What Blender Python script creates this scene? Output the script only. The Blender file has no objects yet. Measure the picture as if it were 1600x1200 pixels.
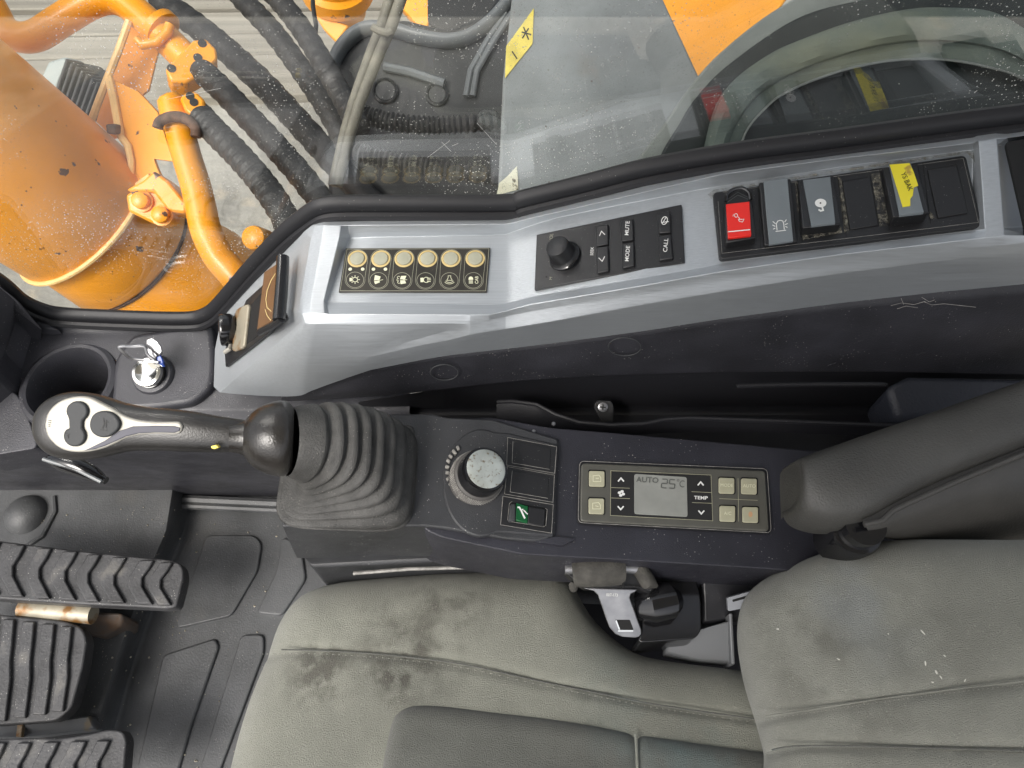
import bpy, bmesh, math, random
from mathutils import Vector, Matrix
random.seed(7)
V = Vector
S = bpy.context.scene
COL = S.collection
rad = math.radians

# ------------------------------------------------------------------ camera
FPX = 1150.0                      # focal length in photo pixels (photo 1600 x 1200)
PITCH = 60.0                      # degrees below the horizon
CAM = V((0, 0, 1.0))              # metres above the cab floor
cd = bpy.data.cameras.new('camera'); cam = bpy.data.objects.new('camera', cd); COL.objects.link(cam)
cam.location = CAM; cam.rotation_euler = (rad(90 - PITCH), 0, 0)
cd.sensor_width = 36; cd.lens = FPX / 1600 * 36; cd.clip_start = 0.01; cd.clip_end = 200
S.camera = cam
# ------------------------------------------------------------------ world, sun, exposure
SUN_EL, SUN_AZ = 52, 220          # soft high light from the front left of the operator
w = bpy.data.worlds.new('World'); S.world = w; w.use_nodes = True
wn = w.node_tree.nodes; wl = w.node_tree.links
bg = wn['Background']; sky = wn.new('ShaderNodeTexSky'); sky.sky_type = 'NISHITA'; sky.sun_disc = False
sky.sun_elevation = rad(SUN_EL); sky.sun_rotation = rad(SUN_AZ); sky.air_density = 1.0; sky.dust_density = 6.0; sky.ozone_density = 1.0
hs = wn.new('ShaderNodeHueSaturation'); hs.inputs['Saturation'].default_value = 0.35
wl.new(sky.outputs[0], hs.inputs['Color']); wl.new(hs.outputs[0], bg.inputs['Color'])
bg.inputs['Strength'].default_value = 0.15
sd = bpy.data.lights.new('sun', 'SUN'); sun = bpy.data.objects.new('sun', sd); COL.objects.link(sun)
sd.energy = 1.5; sd.angle = rad(20); sd.color = (1, .96, .9)
sa, se = rad(SUN_AZ), rad(SUN_EL)
sdir = V((math.sin(sa) * math.cos(se), math.cos(sa) * math.cos(se), math.sin(se)))
sun.rotation_euler = sdir.to_track_quat('Z', 'Y').to_euler(); sun.location = sdir * 5
S.view_settings.view_transform = 'Standard'; S.view_settings.look = 'None'
S.view_settings.exposure = 0.72; S.view_settings.gamma = 1
S.cycles.use_denoising = True; S.cycles.max_bounces = 8; S.cycles.transparent_max_bounces = 16

# ------------------------------------------------------------------ from a photo point to a place in the cab
cs, sn = math.cos(rad(90 - PITCH)), math.sin(rad(90 - PITCH))
UPV, TOC = V((0, cs, sn)), V((0, -sn, cs))
def ray(px, py):
    x, y = (px - 800) / FPX, -(py - 600) / FPX
    return V((x, y * cs + sn, y * sn - cs))
def P(px, py, z):
    d = ray(px, py); return CAM + d * ((z - CAM.z) / d.z)
def PD(px, py, t): return CAM + ray(px, py) * t
def PY(px, py, Y):
    d = ray(px, py); return CAM + d * (Y / d.y)
class Fr:
    """a flat frame in the cab: origin O, axes U, W and normal N"""
    def __init__(s, O, N, U=V((1, 0, 0))):
        s.O = O.copy(); s.N = N.normalized(); s.U = (U - s.N * U.dot(s.N)).normalized(); s.W = s.N.cross(s.U)
    def at(s, px, py, h=0):
        d = ray(px, py); o = s.O + s.N * h
        return CAM + d * ((o - CAM).dot(s.N) / d.dot(s.N))
    def loc(s, u, v, h=0): return s.O + s.U * u + s.W * v + s.N * h
    def uv(s, px, py, h=0):
        q = s.at(px, py, h) - s.O; return (q.dot(s.U), q.dot(s.W))
    def mm(s, px, py, n=1.0):        # metres per photo pixel there
        return (s.at(px + 1, py) - s.at(px, py)).length * n
def fr3(a, b, c):
    n = (b - a).cross(c - a)
    if n.dot(CAM - a) < 0: n = -n
    return Fr(a, n, b - a)
def lerp(a, b, t): return a + (b - a) * t
def poly_at(pl, x):
    if x <= pl[0][0]:
        (x0, y0), (x1, y1) = pl[0], pl[1]
    elif x >= pl[-1][0]:
        (x0, y0), (x1, y1) = pl[-2], pl[-1]
    else:
        for i in range(len(pl) - 1):
            if pl[i][0] <= x <= pl[i + 1][0]:
                (x0, y0), (x1, y1) = pl[i], pl[i + 1]; break
    return y0 + (y1 - y0) * (x - x0) / (x1 - x0)
def resample(pl, n):
    L = [0]
    for i in range(1, len(pl)): L.append(L[-1] + math.hypot(pl[i][0] - pl[i - 1][0], pl[i][1] - pl[i - 1][1]))
    out = []; j = 0
    for k in range(n):
        s = L[-1] * k / (n - 1)
        while j < len(pl) - 2 and L[j + 1] < s: j += 1
        t = (s - L[j]) / max(1e-9, L[j + 1] - L[j])
        out.append(tuple(lerp(pl[j][q], pl[j + 1][q], t) for q in range(len(pl[j]))))
    return out
def smooth_line(pl, n):            # Catmull-Rom through tuples or Vectors
    pts = [V(p) if len(p) > 2 else V((p[0], p[1], 0)) for p in pl]; out = []
    m = len(pts) - 1
    for k in range(n):
        s = k / (n - 1) * m; i = min(int(s), m - 1); t = s - i
        p0, p1, p2, p3 = pts[max(i - 1, 0)], pts[i], pts[i + 1], pts[min(i + 2, m)]
        out.append(.5 * ((2 * p1) + (p2 - p0) * t + (2 * p0 - 5 * p1 + 4 * p2 - p3) * t * t + (3 * p1 - p0 - 3 * p2 + p3) * t ** 3))
    return out
def rnd_poly(pts, r, seg=4):       # round the corners of a 2D polygon
    n = len(pts); out = []
    rs = r if isinstance(r, (list, tuple)) else [r] * n
    for i in range(n):
        p, a, b = V(pts[i][:2]), V(pts[i - 1][:2]), V(pts[(i + 1) % n][:2])
        da, db = a - p, b - p
        rr = min(rs[i], da.length * .49, db.length * .49)
        if rr <= 0: out.append(tuple(p)); continue
        s, e = p + da.normalized() * rr, p + db.normalized() * rr
        for k in range(seg + 1):
            t = k / seg; q = s * (1 - t) ** 2 + p * 2 * t * (1 - t) + e * t * t
            out.append((q.x, q.y))
    return out
def ell(cx, cy, rx, ry, n=28, a0=0, a1=360, rot=0):
    o = []; full = abs(a1 - a0) >= 360
    for k in range(n):
        a = rad(a0 + (a1 - a0) * k / (n if full else n - 1)); x, y = rx * math.cos(a), -ry * math.sin(a)
        c, s_ = math.cos(rad(rot)), math.sin(rad(rot)); o.append((cx + x * c - y * s_, cy + x * s_ + y * c))
    return o

# ------------------------------------------------------------------ objects
ORG = {}
def thing(name, label, cat, loc, group=None):
    o = bpy.data.objects.new(name, None); COL.objects.link(o); o.empty_display_size = .02
    o.location = loc; ORG[o.name] = V(loc); o['label'] = label; o['category'] = cat
    if group: o['group'] = group
    return o
def tag(o, label=None, cat=None, group=None, kind=None):
    if label: o['label'] = label
    if cat: o['category'] = cat
    if group: o['group'] = group
    if kind: o['kind'] = kind
    return o
def add(name, verts, faces, mat, parent=None, smooth=True, bevel=0, seg=2, ang=30, closed=True, sub=0, uvw=None, midx=None, face_to=None, creases=None):
    c = V((0, 0, 0)); lo = V([min(v[i] for v in verts) for i in range(3)]); hi = V([max(v[i] for v in verts) for i in range(3)])
    c = (lo + hi) / 2
    me = bpy.data.meshes.new(name); me.from_pydata([V(v) - c for v in verts], [], faces)
    bm = bmesh.new(); bm.from_mesh(me)
    bmesh.ops.remove_doubles(bm, verts=bm.verts, dist=1e-6)
    if closed: bmesh.ops.recalc_face_normals(bm, faces=bm.faces)
    else:
        bmesh.ops.recalc_face_normals(bm, faces=bm.faces)
        s = sum((f.normal.dot(((face_to or CAM) - c) - f.calc_center_median()) * f.calc_area() for f in bm.faces))
        if s < 0: bmesh.ops.reverse_faces(bm, faces=bm.faces)
    bm.to_mesh(me); bm.free()
    for m in (mat if isinstance(mat, (list, tuple)) else [mat]): me.materials.append(m)
    if midx and len(midx) == len(me.polygons): me.polygons.foreach_set('material_index', midx)
    if smooth: me.polygons.foreach_set('use_smooth', [True] * len(me.polygons))
    o = bpy.data.objects.new(name, me); COL.objects.link(o)
    ORG[o.name] = c
    if parent is not None: o.parent = parent; o.location = c - ORG[parent.name]
    else: o.location = c
    if bevel:
        b = o.modifiers.new('bevel', 'BEVEL'); b.width = bevel; b.segments = seg; b.limit_method = 'ANGLE'; b.angle_limit = rad(ang); b.harden_normals = False
    if sub:
        u = o.modifiers.new('sub', 'SUBSURF'); u.levels = sub; u.render_levels = sub
    if smooth and not sub:
        try: me.set_sharp_from_angle(angle=rad(38))
        except Exception: pass
    return o
def prism(name, top, vec, mat, parent=None, **k):
    """closed prism: world polygon `top`, pushed along vec"""
    n = len(top); v = [V(p) for p in top] + [V(p) + vec for p in top]
    f = [tuple(range(n)), tuple(range(2 * n - 1, n - 1, -1))] + [(i, (i + 1) % n, n + (i + 1) % n, n + i) for i in range(n)]
    return add(name, v, f, mat, parent, **k)
def slab(name, F, px, h0, h1, mat, parent=None, r=0, **k):
    """flat piece on frame F whose top outline at height h1 is given in photo points"""
    pts = rnd_poly(px, r) if r else px
    k.setdefault('bevel', .0006)
    return prism(name, [F.at(x, y, h1) for x, y in pts], F.N * (h0 - h1), mat, parent, **k)
def wedge(name, F, quad, h_far, h_near, mat, parent=None, h0=-.002, **k):
    """quad far-left, far-right, near-right, near-left with its own heights"""
    hs_ = (h_far, h_far, h_near, h_near)
    top = [F.at(x, y, h) for (x, y), h in zip(quad, hs_)]
    v = top + [p - F.N * (h - h0) for p, h in zip(top, hs_)]
    f = [(0, 1, 2, 3), (7, 6, 5, 4)] + [(i, (i + 1) % 4, 4 + (i + 1) % 4, 4 + i) for i in range(4)]
    k.setdefault('bevel', .0008)
    return add(name, v, f, mat, parent, **k)
def frames(pts):
    out = []; up = None
    for i, p in enumerate(pts):
        t = (pts[min(i + 1, len(pts) - 1)] - pts[max(i - 1, 0)]).normalized()
        if up is None:
            up = V((0, 0, 1)) if abs(t.z) < .9 else V((1, 0, 0))
        n = (up - t * up.dot(t)).normalized(); b = t.cross(n); up = n
        out.append((p, n, b))
    return out
def tube(name, pts, r, mat, parent=None, seg=12, cap=True, flat=1.0, rf=None, **k):
    pts = [V(p) for p in pts]; fr = frames(pts); vs = []; fs = []; n = len(pts)
    for i, (p, a, b) in enumerate(fr):
        rr = r[i] if isinstance(r, (list, tuple)) else r
        for j in range(seg):
            th = 2 * math.pi * j / seg; q = rf(i, th) if rf else 1
            vs.append(p + a * (rr * q * math.cos(th)) + b * (rr * q * flat * math.sin(th)))
    for i in range(n - 1):
        for j in range(seg):
            j2 = (j + 1) % seg; fs.append((i * seg + j, i * seg + j2, (i + 1) * seg + j2, (i + 1) * seg + j))
    if cap: fs.append(tuple(range(seg))[::-1]); fs.append(tuple((n - 1) * seg + j for j in range(seg)))
    return add(name, vs, fs, mat, parent, **k)
def lathe(name, O, A, prof, mat, parent=None, seg=32, ref=None, rf=None, cap0=True, **k):
    """prof: (height along A, radius)"""
    A = A.normalized(); ref = ref or (V((1, 0, 0)) if abs(A.x) < .8 else V((0, 1, 0)))
    a = (ref - A * ref.dot(A)).normalized(); b = A.cross(a); vs = []; fs = []
    for i, (h, r) in enumerate(prof):
        for j in range(seg):
            th = 2 * math.pi * j / seg; q = rf(i, th) if rf else 1
            vs.append(O + A * h + (a * math.cos(th) + b * math.sin(th)) * (max(r, 1e-5) * q))
    for i in range(len(prof) - 1):
        for j in range(seg):
            j2 = (j + 1) % seg; fs.append((i * seg + j, i * seg + j2, (i + 1) * seg + j2, (i + 1) * seg + j))
    if cap0: fs.append(tuple(range(seg))[::-1])
    fs.append(tuple((len(prof) - 1) * seg + j for j in range(seg)))
    return add(name, vs, fs, mat, parent, **k)
def grid(name, rows, mat, parent=None, **k):
    """open sheet from rows of world points"""
    n = len(rows[0]); vs = [p for r in rows for p in r]; fs = []
    for i in range(len(rows) - 1):
        for j in range(n - 1): fs.append((i * n + j, i * n + j + 1, (i + 1) * n + j + 1, (i + 1) * n + j))
    k.setdefault('closed', False)
    return add(name, vs, fs, mat, parent, **k)
def strokes(name, F, lines, wpx, mat, parent=None, h=.0002, h0=-.0003, closed=False):
    """printed line work: ribbons wpx photo pixels wide on frame F"""
    vs = []; fs = []
    for ln in lines:
        cl = closed or (len(ln) > 3 and abs(ln[0][0] - ln[-1][0]) + abs(ln[0][1] - ln[-1][1]) < 1e-6)
        pts = [V(p) for p in (ln[:-1] if (cl and not closed) else ln)]; n = len(pts); b0 = len(vs)
        for i, p in enumerate(pts):
            pa = pts[i - 1] if (i or cl) else p; pb = pts[(i + 1) % n] if (i < n - 1 or cl) else p
            d1 = (p - pa); d2 = (pb - p)
            d1 = d1.normalized() if d1.length > 1e-9 else d2.normalized(); d2 = d2.normalized() if d2.length > 1e-9 else d1
            t = (d1 + d2); t = t.normalized() if t.length > 1e-6 else d1
            nn = V((-t.y, t.x)); m = wpx * .5 / max(.5, nn.dot(V((-d1.y, d1.x))))
            for s_ in (1, -1):
                q = p + nn * (m * s_); vs.append(F.at(q.x, q.y, h))
        m = n if cl else n - 1
        for i in range(m):
            j = (i + 1) % n; fs.append((b0 + 2 * i, b0 + 2 * i + 1, b0 + 2 * j + 1, b0 + 2 * j))
    return add(name, vs, fs, mat, parent, smooth=False, closed=False)
def fills(name, F, polys, mat, parent=None, h=.0002):
    vs = []; fs = []
    for pl in polys:
        b = len(vs); vs += [F.at(x, y, h) for x, y in pl]; fs.append(tuple(range(b, b + len(pl))))
    return add(name, vs, fs, mat, parent, smooth=False, closed=False)
def text(name, body, F, px, py, hpx, mat, parent=None, ang=0, h=.0003, wide=1.0, bold=0.0, shear=0):
    """lettering centred on a photo point; hpx = capital height in photo pixels, ang = degrees on the photo"""
    cu = bpy.data.curves.new(name, 'FONT'); cu.body = body; cu.align_x = 'CENTER'; cu.align_y = 'CENTER'; cu.size = 1; cu.offset = bold; cu.resolution_u = 3; cu.shear = shear
    to = bpy.data.objects.new(name, cu); COL.objects.link(to)
    bpy.context.view_layer.update()
    me = bpy.data.meshes.new_from_object(to.evaluated_get(bpy.context.evaluated_depsgraph_get()))
    xs = [v.co.x for v in me.vertices]; ys = [v.co.y for v in me.vertices]
    cx, cy = (min(xs) + max(xs)) / 2, (min(ys) + max(ys)) / 2; sc = hpx / max(1e-6, (max(ys) - min(ys)))
    c, s_ = math.cos(rad(ang)), math.sin(rad(ang)); vs = []
    for v in me.vertices:
        x, y = (v.co.x - cx) * sc * wide, (v.co.y - cy) * sc
        vs.append(F.at(px + x * c - y * s_, py - (x * s_ + y * c), h))
    fs = [tuple(p.vertices) for p in me.polygons]
    bpy.data.objects.remove(to); bpy.data.meshes.remove(me); bpy.data.curves.remove(cu)
    return add(name, vs, fs, mat, parent, smooth=False, closed=False)

# ------------------------------------------------------------------ materials
def M(name, col, rough=.5, metal=0, bump=None, var=None, specks=None, stretch=None, rvar=.0, spec=.5, coat=0, stains_sheen=None, bump2=None, wear=None, holes=None):
    m = bpy.data.materials.new(name); m.use_nodes = True; nt = m.node_tree; N = nt.nodes; L = nt.links
    b = N['Principled BSDF']; b.inputs['Roughness'].default_value = rough; b.inputs['Metallic'].default_value = metal
    b.inputs['Specular IOR Level'].default_value = spec; b.inputs['Coat Weight'].default_value = coat; b.inputs['Coat Roughness'].default_value = .12
    tc = N.new('ShaderNodeTexCoord'); geo = N.new('ShaderNodeNewGeometry'); co = geo.outputs['Position']
    if stretch:
        mp = N.new('ShaderNodeMapping'); mp.inputs['Scale'].default_value = stretch; L.new(co, mp.inputs['Vector']); cst = mp.outputs[0]
    else: cst = co
    def noise(scale, detail=3, vec=None, r=.55):
        n = N.new('ShaderNodeTexNoise'); n.inputs['Scale'].default_value = scale; n.inputs['Detail'].default_value = detail; n.inputs['Roughness'].default_value = r
        L.new(vec or co, n.inputs['Vector']); return n.outputs['Fac']
    def ramp(fac, a, c):
        r = N.new('ShaderNodeMapRange'); r.inputs['From Min'].default_value = a; r.inputs['From Max'].default_value = c; r.clamp = True
        L.new(fac, r.inputs['Value']); return r.outputs[0]
    def mul(a, c):
        q = N.new('ShaderNodeMath'); q.operation = 'MULTIPLY'
        for i, x in enumerate((a, c)):
            if isinstance(x, (int, float)): q.inputs[i].default_value = x
            else: L.new(x, q.inputs[i])
        return q.outputs[0]
    def mixc(fac, a, c):
        q = N.new('ShaderNodeMix'); q.data_type = 'RGBA'
        if isinstance(fac, (int, float)): q.inputs[0].default_value = fac
        else: L.new(fac, q.inputs[0])
        for i, x in ((6, a), (7, c)):
            if isinstance(x, (tuple, list)): q.inputs[i].default_value = (*x[:3], 1)
            else: L.new(x, q.inputs[i])
        return q.outputs[2]
    cur = tuple(col)
    if var:
        sc, am = var[:2]
        cur = mixc(ramp(noise(sc, 5, cst), .3, .7), [c * (1 - am) for c in col], [min(1, c * (1 + am)) for c in col])
    if stains_sheen:
        for (sx, sy, sz, r, amt, scol, ns) in stains_sheen:
            vm = N.new('ShaderNodeVectorMath'); vm.operation = 'DISTANCE'; vm.inputs[1].default_value = (sx, sy, sz); L.new(co, vm.inputs[0])
            f = ramp(vm.outputs['Value'], r, r * .3)
            f = mul(mul(f, ramp(noise(ns, 4), .45, .62)), amt); cur = mixc(f, cur, scol)
    if wear:
        sc, lo, hi, wc = wear; cur = mixc(ramp(noise(sc, 6), lo, hi), cur, wc)
    if specks:
        sc, size, amt, scol = specks
        vo = N.new('ShaderNodeTexVoronoi'); vo.inputs['Scale'].default_value = sc; L.new(co, vo.inputs['Vector'])
        f = ramp(vo.outputs['Distance'], size, size * .5)
        f = mul(mul(f, ramp(noise(sc * .13, 2), .5, .6)), amt); cur = mixc(f, cur, scol)
    if holes: L.new(mul(ramp(noise(holes[0], 5), holes[1], holes[2]), holes[3]), b.inputs['Alpha'])
    if isinstance(cur, tuple): b.inputs['Base Color'].default_value = (*cur, 1)
    else: L.new(cur, b.inputs['Base Color'])
    if rvar:
        r = N.new('ShaderNodeMapRange'); r.inputs['To Min'].default_value = max(0, rough - rvar); r.inputs['To Max'].default_value = min(1, rough + rvar); r.inputs['From Min'].default_value = .3; r.inputs['From Max'].default_value = .7
        L.new(noise(60 if not stretch else 1, 5, cst if stretch else None), r.inputs['Value']); L.new(r.outputs[0], b.inputs['Roughness'])
    prev = None
    for bb in (bump, bump2):
        if bb:
            bn = N.new('ShaderNodeBump'); bn.inputs['Strength'].default_value = bb[1]; bn.inputs['Distance'].default_value = bb[2] if len(bb) > 2 else .0005
            L.new(noise(bb[0], 3, cst if (stretch and bb is bump) else None), bn.inputs['Height'])
            if prev: L.new(prev, bn.inputs['Normal'])
            prev = bn.outputs[0]
    if prev: L.new(prev, b.inputs['Normal'])
    return m
DUST = (.42, .41, .38)
m_trim = M('trim_plastic', (.036, .036, .042), .44, bump=(900, .6, .0006), var=(14, .35), specks=(330, .15, .85, DUST), rvar=.08)
m_cons = M('console_plastic', (.024, .024, .031), .40, bump=(1100, .6, .0006), var=(10, .35), specks=(300, .15, .85, DUST), rvar=.08)
m_face = M('face_plastic', (.024, .024, .029), .5, bump=(700, .6, .0006), var=(18, .35), specks=(330, .15, .85, DUST))
m_cboot = M('console_panel', (.036, .037, .040), .43, bump=(1300, .6, .0006), var=(16, .35), specks=(330, .15, .85, DUST), rvar=.07)
m_tray = M('tray_plastic', (.018, .018, .021), .35, bump=(700, .2), specks=(300, .09, .5, DUST))
m_grain = M('grained_plastic', (.025, .028, .038), .5, bump=(420, .9, .0008))
m_black = M('black_plastic', (.012, .012, .013), .38, bump=(900, .15), specks=(420, .11, .7, DUST))
m_gloss = M('gloss_black', (.008, .008, .009), .12, spec=.6)
m_hole = M('deep_black', (.003, .003, .003), .8)
m_seal = M('window_rubber', (.007, .007, .009), .55, bump=(300, .2), specks=(260, .1, .6, DUST))
m_silver = M('brushed_silver', (.45, .475, .495), .46, metal=.6, stretch=(14, 900, 900), bump=(1, .45, .0003), rvar=.09, var=(1, .08), specks=(300, .06, .5, (.12, .12, .12)))
m_grey = M('rocker_grey', (.15, .17, .18), .45, var=(30, .1), specks=(400, .1, .4, DUST))
m_red = M('rocker_red', (.75, .02, .012), .3)
m_green = M('switch_green', (.0, .075, .018), .3)
m_yel = M('yellow_tape', (.80, .68, .03), .5, wear=(90, .62, .7, (.45, .30, .05)))
m_white = M('white_print', (.75, .75, .72), .6)
m_cream = M('cream_print', (.72, .72, .52), .6)
m_ink = M('ink', (.01, .01, .01), .6)
m_mem = M('membrane', (.028, .025, .019), .42, var=(60, .3), specks=(420, .09, .6, (.5, .4, .3)))
m_key = M('membrane_key', (.36, .355, .27), .4, var=(120, .08))
m_ring = M('key_ring', (.62, .48, .22), .4)
m_bez = M('climate_bezel', (.085, .083, .070), .38, var=(50, .12), specks=(420, .08, .4, DUST))
m_bezd = M('climate_black', (.018, .017, .016), .3)
m_btn = M('climate_button', (.40, .385, .27), .45, var=(90, .08))
m_lcd = M('lcd_glass', (.27, .275, .25), .18, var=(25, .16))
m_lcdink = M('lcd_ink', (.10, .105, .095), .4)
m_chrome = M('chrome', (.80, .80, .76), .12, metal=1)
m_satin = M('satin_metal', (.40, .385, .34), .55, metal=.25, spec=.35, var=(30, .1))
m_steel = M('worn_steel', (.30, .30, .31), .40, metal=.85, var=(60, .25), rvar=.1)
m_grip = M('grip_leather', (.020, .019, .018), .33, bump=(800, .35), var=(25, .3), specks=(350, .08, .5, DUST))
m_inlay = M('plate_inlay', (.075, .075, .095), .5, spec=.3)
m_gbtn = M('grip_button', (.048, .050, .052), .58, spec=.25, bump=(900, .2), specks=(420, .09, .6, DUST))
m_boot = M('boot_rubber', (.050, .049, .046), .6, bump=(700, .8, .0007), var=(60, .4), specks=(430, .22, .8, (.19, .18, .16)))
m_dialcap = M('dial_cap', (.52, .55, .51), .36, metal=.55, wear=(330, .55, .66, (.24, .20, .14)), var=(70, .18), stains_sheen=None)
m_dial = M('dial_rubber', (.085, .08, .075), .55, bump=(500, .3))
m_arm = M('armrest_vinyl', (.047, .046, .042), .48, bump=(620, .9, .0007), var=(12, .3), specks=(200, .08, .5, (.2, .19, .16)), rvar=.06)
m_armu = M('armrest_base', (.050, .048, .044), .45, bump=(520, .5, .0006), var=(12, .3))
m_belt = M('belt_webbing', (.055, .052, .045), .8, bump=(600, .8, .0008), var=(120, .35))
m_mat = M('floor_rubber', (.062, .064, .066), .52, bump=(420, .6, .0007), var=(14, .38), specks=(300, .13, .8, DUST), wear=(10, .60, .82, (.095, .092, .085)))
m_ped = M('pedal_rubber', (.046, .046, .048), .55, bump=(350, .7, .0007), var=(30, .45), specks=(330, .18, .9, DUST), wear=(30, .56, .74, (.11, .105, .095)))
m_pedm = M('pedal_steel', (.33, .30, .23), .5, metal=.3, wear=(40, .5, .62, (.20, .10, .03)), var=(30, .2))
m_brack = M('bracket_metal', (.14, .145, .15), .45, metal=.3, wear=(30, .58, .72, (.22, .16, .08)))
m_brown = M('flap_brown', (.12, .062, .028), .4, var=(40, .2))
def orange(name, s=1.0):
    return M(name, (.84 * s, .325 * s, .006 * s), .40, var=(4, .16), wear=(26, .67, .69, (.07, .025, .01)), specks=(75, .13, .95, (.10, .04, .015)), coat=.15)
m_or = orange('orange_paint')
m_orl = M('pale_edge_paint', (.85, .55, .22), .5, var=(30, .2))
m_rust = M('rusty_steel', (.10, .055, .035), .8, var=(80, .5))
m_hose = M('hose_rubber', (.025, .024, .023), .55, bump=(120, .8, .002), var=(25, .45), specks=(120, .1, .5, DUST))
m_cable = M('cable_sheath', (.16, .15, .12), .6, var=(30, .35))
m_edge = M('worn_edge', (.27, .26, .24), .5, var=(200, .4))
m_gpanel = M('grey_cover_paint', (.24, .255, .255), .42, var=(6, .35), specks=(55, .10, .9, (.10, .08, .06)), wear=(7, .62, .78, (.24, .21, .18)))
m_guard = M('black_guard', (.009, .010, .011), .45, var=(8, .4), specks=(70, .1, .8, (.3, .3, .28)))
m_grim = M('guard_rim', (.13, .14, .145), .4, var=(10, .2))
m_arch = M('dark_green_panel', (.010, .014, .012), .4, var=(7, .35), specks=(90, .1, .9, (.35, .37, .3)))
m_archd = M('dusty_moulding', (.10, .125, .105), .7, var=(5, .3), wear=(4, .50, .75, (.24, .245, .15)), bump=(60, .5, .003), specks=(80, .1, .6, (.4, .4, .3)))
m_archg = M('grey_moulding', (.20, .215, .195), .6, var=(9, .25), specks=(70, .08, .7, (.1, .1, .09)))
m_stick = M('yellow_sticker', (.80, .64, .12), .5, var=(40, .18))
m_torn = M('torn_sticker', (.75, .72, .55), .6, wear=(70, .55, .6, (.12, .10, .05)))
m_ground = M('ground_dirt', (.26, .25, .22), .9, var=(2.2, .45), wear=(5, .56, .7, (.42, .36, .27)), bump=(9, .8, .03))
m_plank = M('weathered_timber', (.26, .24, .20), .85, stretch=(1.2, 30, 30), var=(1, .22), bump=(1, .3, .004))
def fabric(name, col, stains_sheen, k=1.0):
    m = M(name, col, .92, var=(13, .16), bump=(1300, 1.0, .0014), bump2=(55, .22, .003), stains_sheen=stains_sheen, spec=.15, specks=(520, .34, .34, [min(1, c * 1.8) for c in col]))
    b = m.node_tree.nodes['Principled BSDF']; b.inputs['Sheen Weight'].default_value = .25; b.inputs['Sheen Roughness'].default_value = .5
    return m

# ================================================================== the setting
YG = .43                                                    # plane of the side window
def zglass(py, Y=YG):
    d = ray(800, py); return CAM.z + d.z * (Y / d.y)
add('ground', [V((-12, -2, -.9)), V((12, -2, -.9)), V((12, 22, -.9)), V((-12, 22, -.9))], [(0, 1, 2, 3)], m_ground, closed=False)['kind'] = 'structure'
gr = bpy.data.objects['ground']
for k, py in enumerate((-60, -18, 24, 62, 98, 132)):
    a, b2 = P(-120, py, -.86), P(-120, py + 33, -.86); ln = 1.9 + .12 * (k % 3)
    prism('plank', [a, a + V((ln, .02 * k, 0)), b2 + V((ln, .02 * k, 0)), b2], V((0, 0, -.05)), m_plank, gr, bevel=.006)

# unseen cab roof added to shade the interior; daylight enters from its open sides
roof = tag(prism('shading_roof', [V((-.62, -.85, 1.62)), V((1.0, -.85, 1.62)), V((1.0, .40, 1.62)), V((-.62, .40, 1.62))], V((0, 0, .06)), M('shading_roof_lining', (.50, .50, .48), .9), None, bevel=.02), kind='structure')
# ------------------------------------------------------------------ cab floor with its rubber mat
fl = []
def floor_z(px, py):                                         # toe board on the left stands 45 mm higher
    xb = poly_at([(780, 283), (830, 275), (900, 245), (980, 215), (1060, 188), (1140, 166), (1260, 140), (2600, 140)], py)
    t = min(1, max(0, (xb + 16 - px) / 34)); t = t * t * (3 - 2 * t)
    return .045 * t
rows = []
for py in [762 + 11 * i for i in range(46)] + [1290, 1340, 1420, 1540, 1700, 2000, 2600]:
    xb = poly_at([(780, 283), (830, 275), (900, 245), (980, 215), (1060, 188), (1140, 166), (1260, 140), (2600, 140)], py)
    rows.append([P(px, py, floor_z(px, py)) for px in [-700, -300, -160, -60, 20, 80] + [xb - 20 + 4 * k for k in range(11)] + [xb + 50, xb + 110, 420, 520, 640, 900, 1300]])
floor = tag(grid('cab_floor', rows, m_mat), kind='structure')
F_floor = Fr(V((0, 0, 0)), V((0, 0, 1))); F_toe = Fr(V((0, 0, .045)), V((0, 0, 1)))
def panel(px, r=9): return slab('mat_panel', F_floor, px, -.003, .0045, m_mat, floor, r=r, bevel=.0028, seg=3)
panel([(322, 836), (397, 836), (409, 849), (402, 892), (361, 962), (278, 981), (276, 972)])
panel([(254, 1023), (336, 997), (342, 1010), (300, 1130), (262, 1260), (200, 1260)])
panel([(376, 992), (412, 991), (412, 1020), (345, 1200), (322, 1290), (285, 1290)])
panel([(400, 958), (432, 890), (440, 838), (470, 850), (478, 905), (440, 962)])
panel([(428, 990), (480, 985), (480, 1060), (420, 1060)])
# raised lip where the mat meets the side trim
for dy, rr in ((4, .007), (14, .005)):
    tube('mat_lip', [P(x, y + dy, .012) for x, y in ((-160, 792), (0, 768), (60, 764), (150, 769), (300, 777), (430, 783), (560, 790))], rr, m_mat, floor, seg=8)
tube('mat_crease', [P(x, y, .046) for x, y in ((84, 776), (86, 800), (66, 838), (44, 852))], .0035, m_mat, floor, seg=8)
lathe('mat_dome', P(44, 806, .040), V((0, 0, 1)), [(-.004, .030), (.004, .0285), (.012, .025), (.019, .017), (.0225, .008), (.0235, 0)], m_mat, floor)

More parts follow.
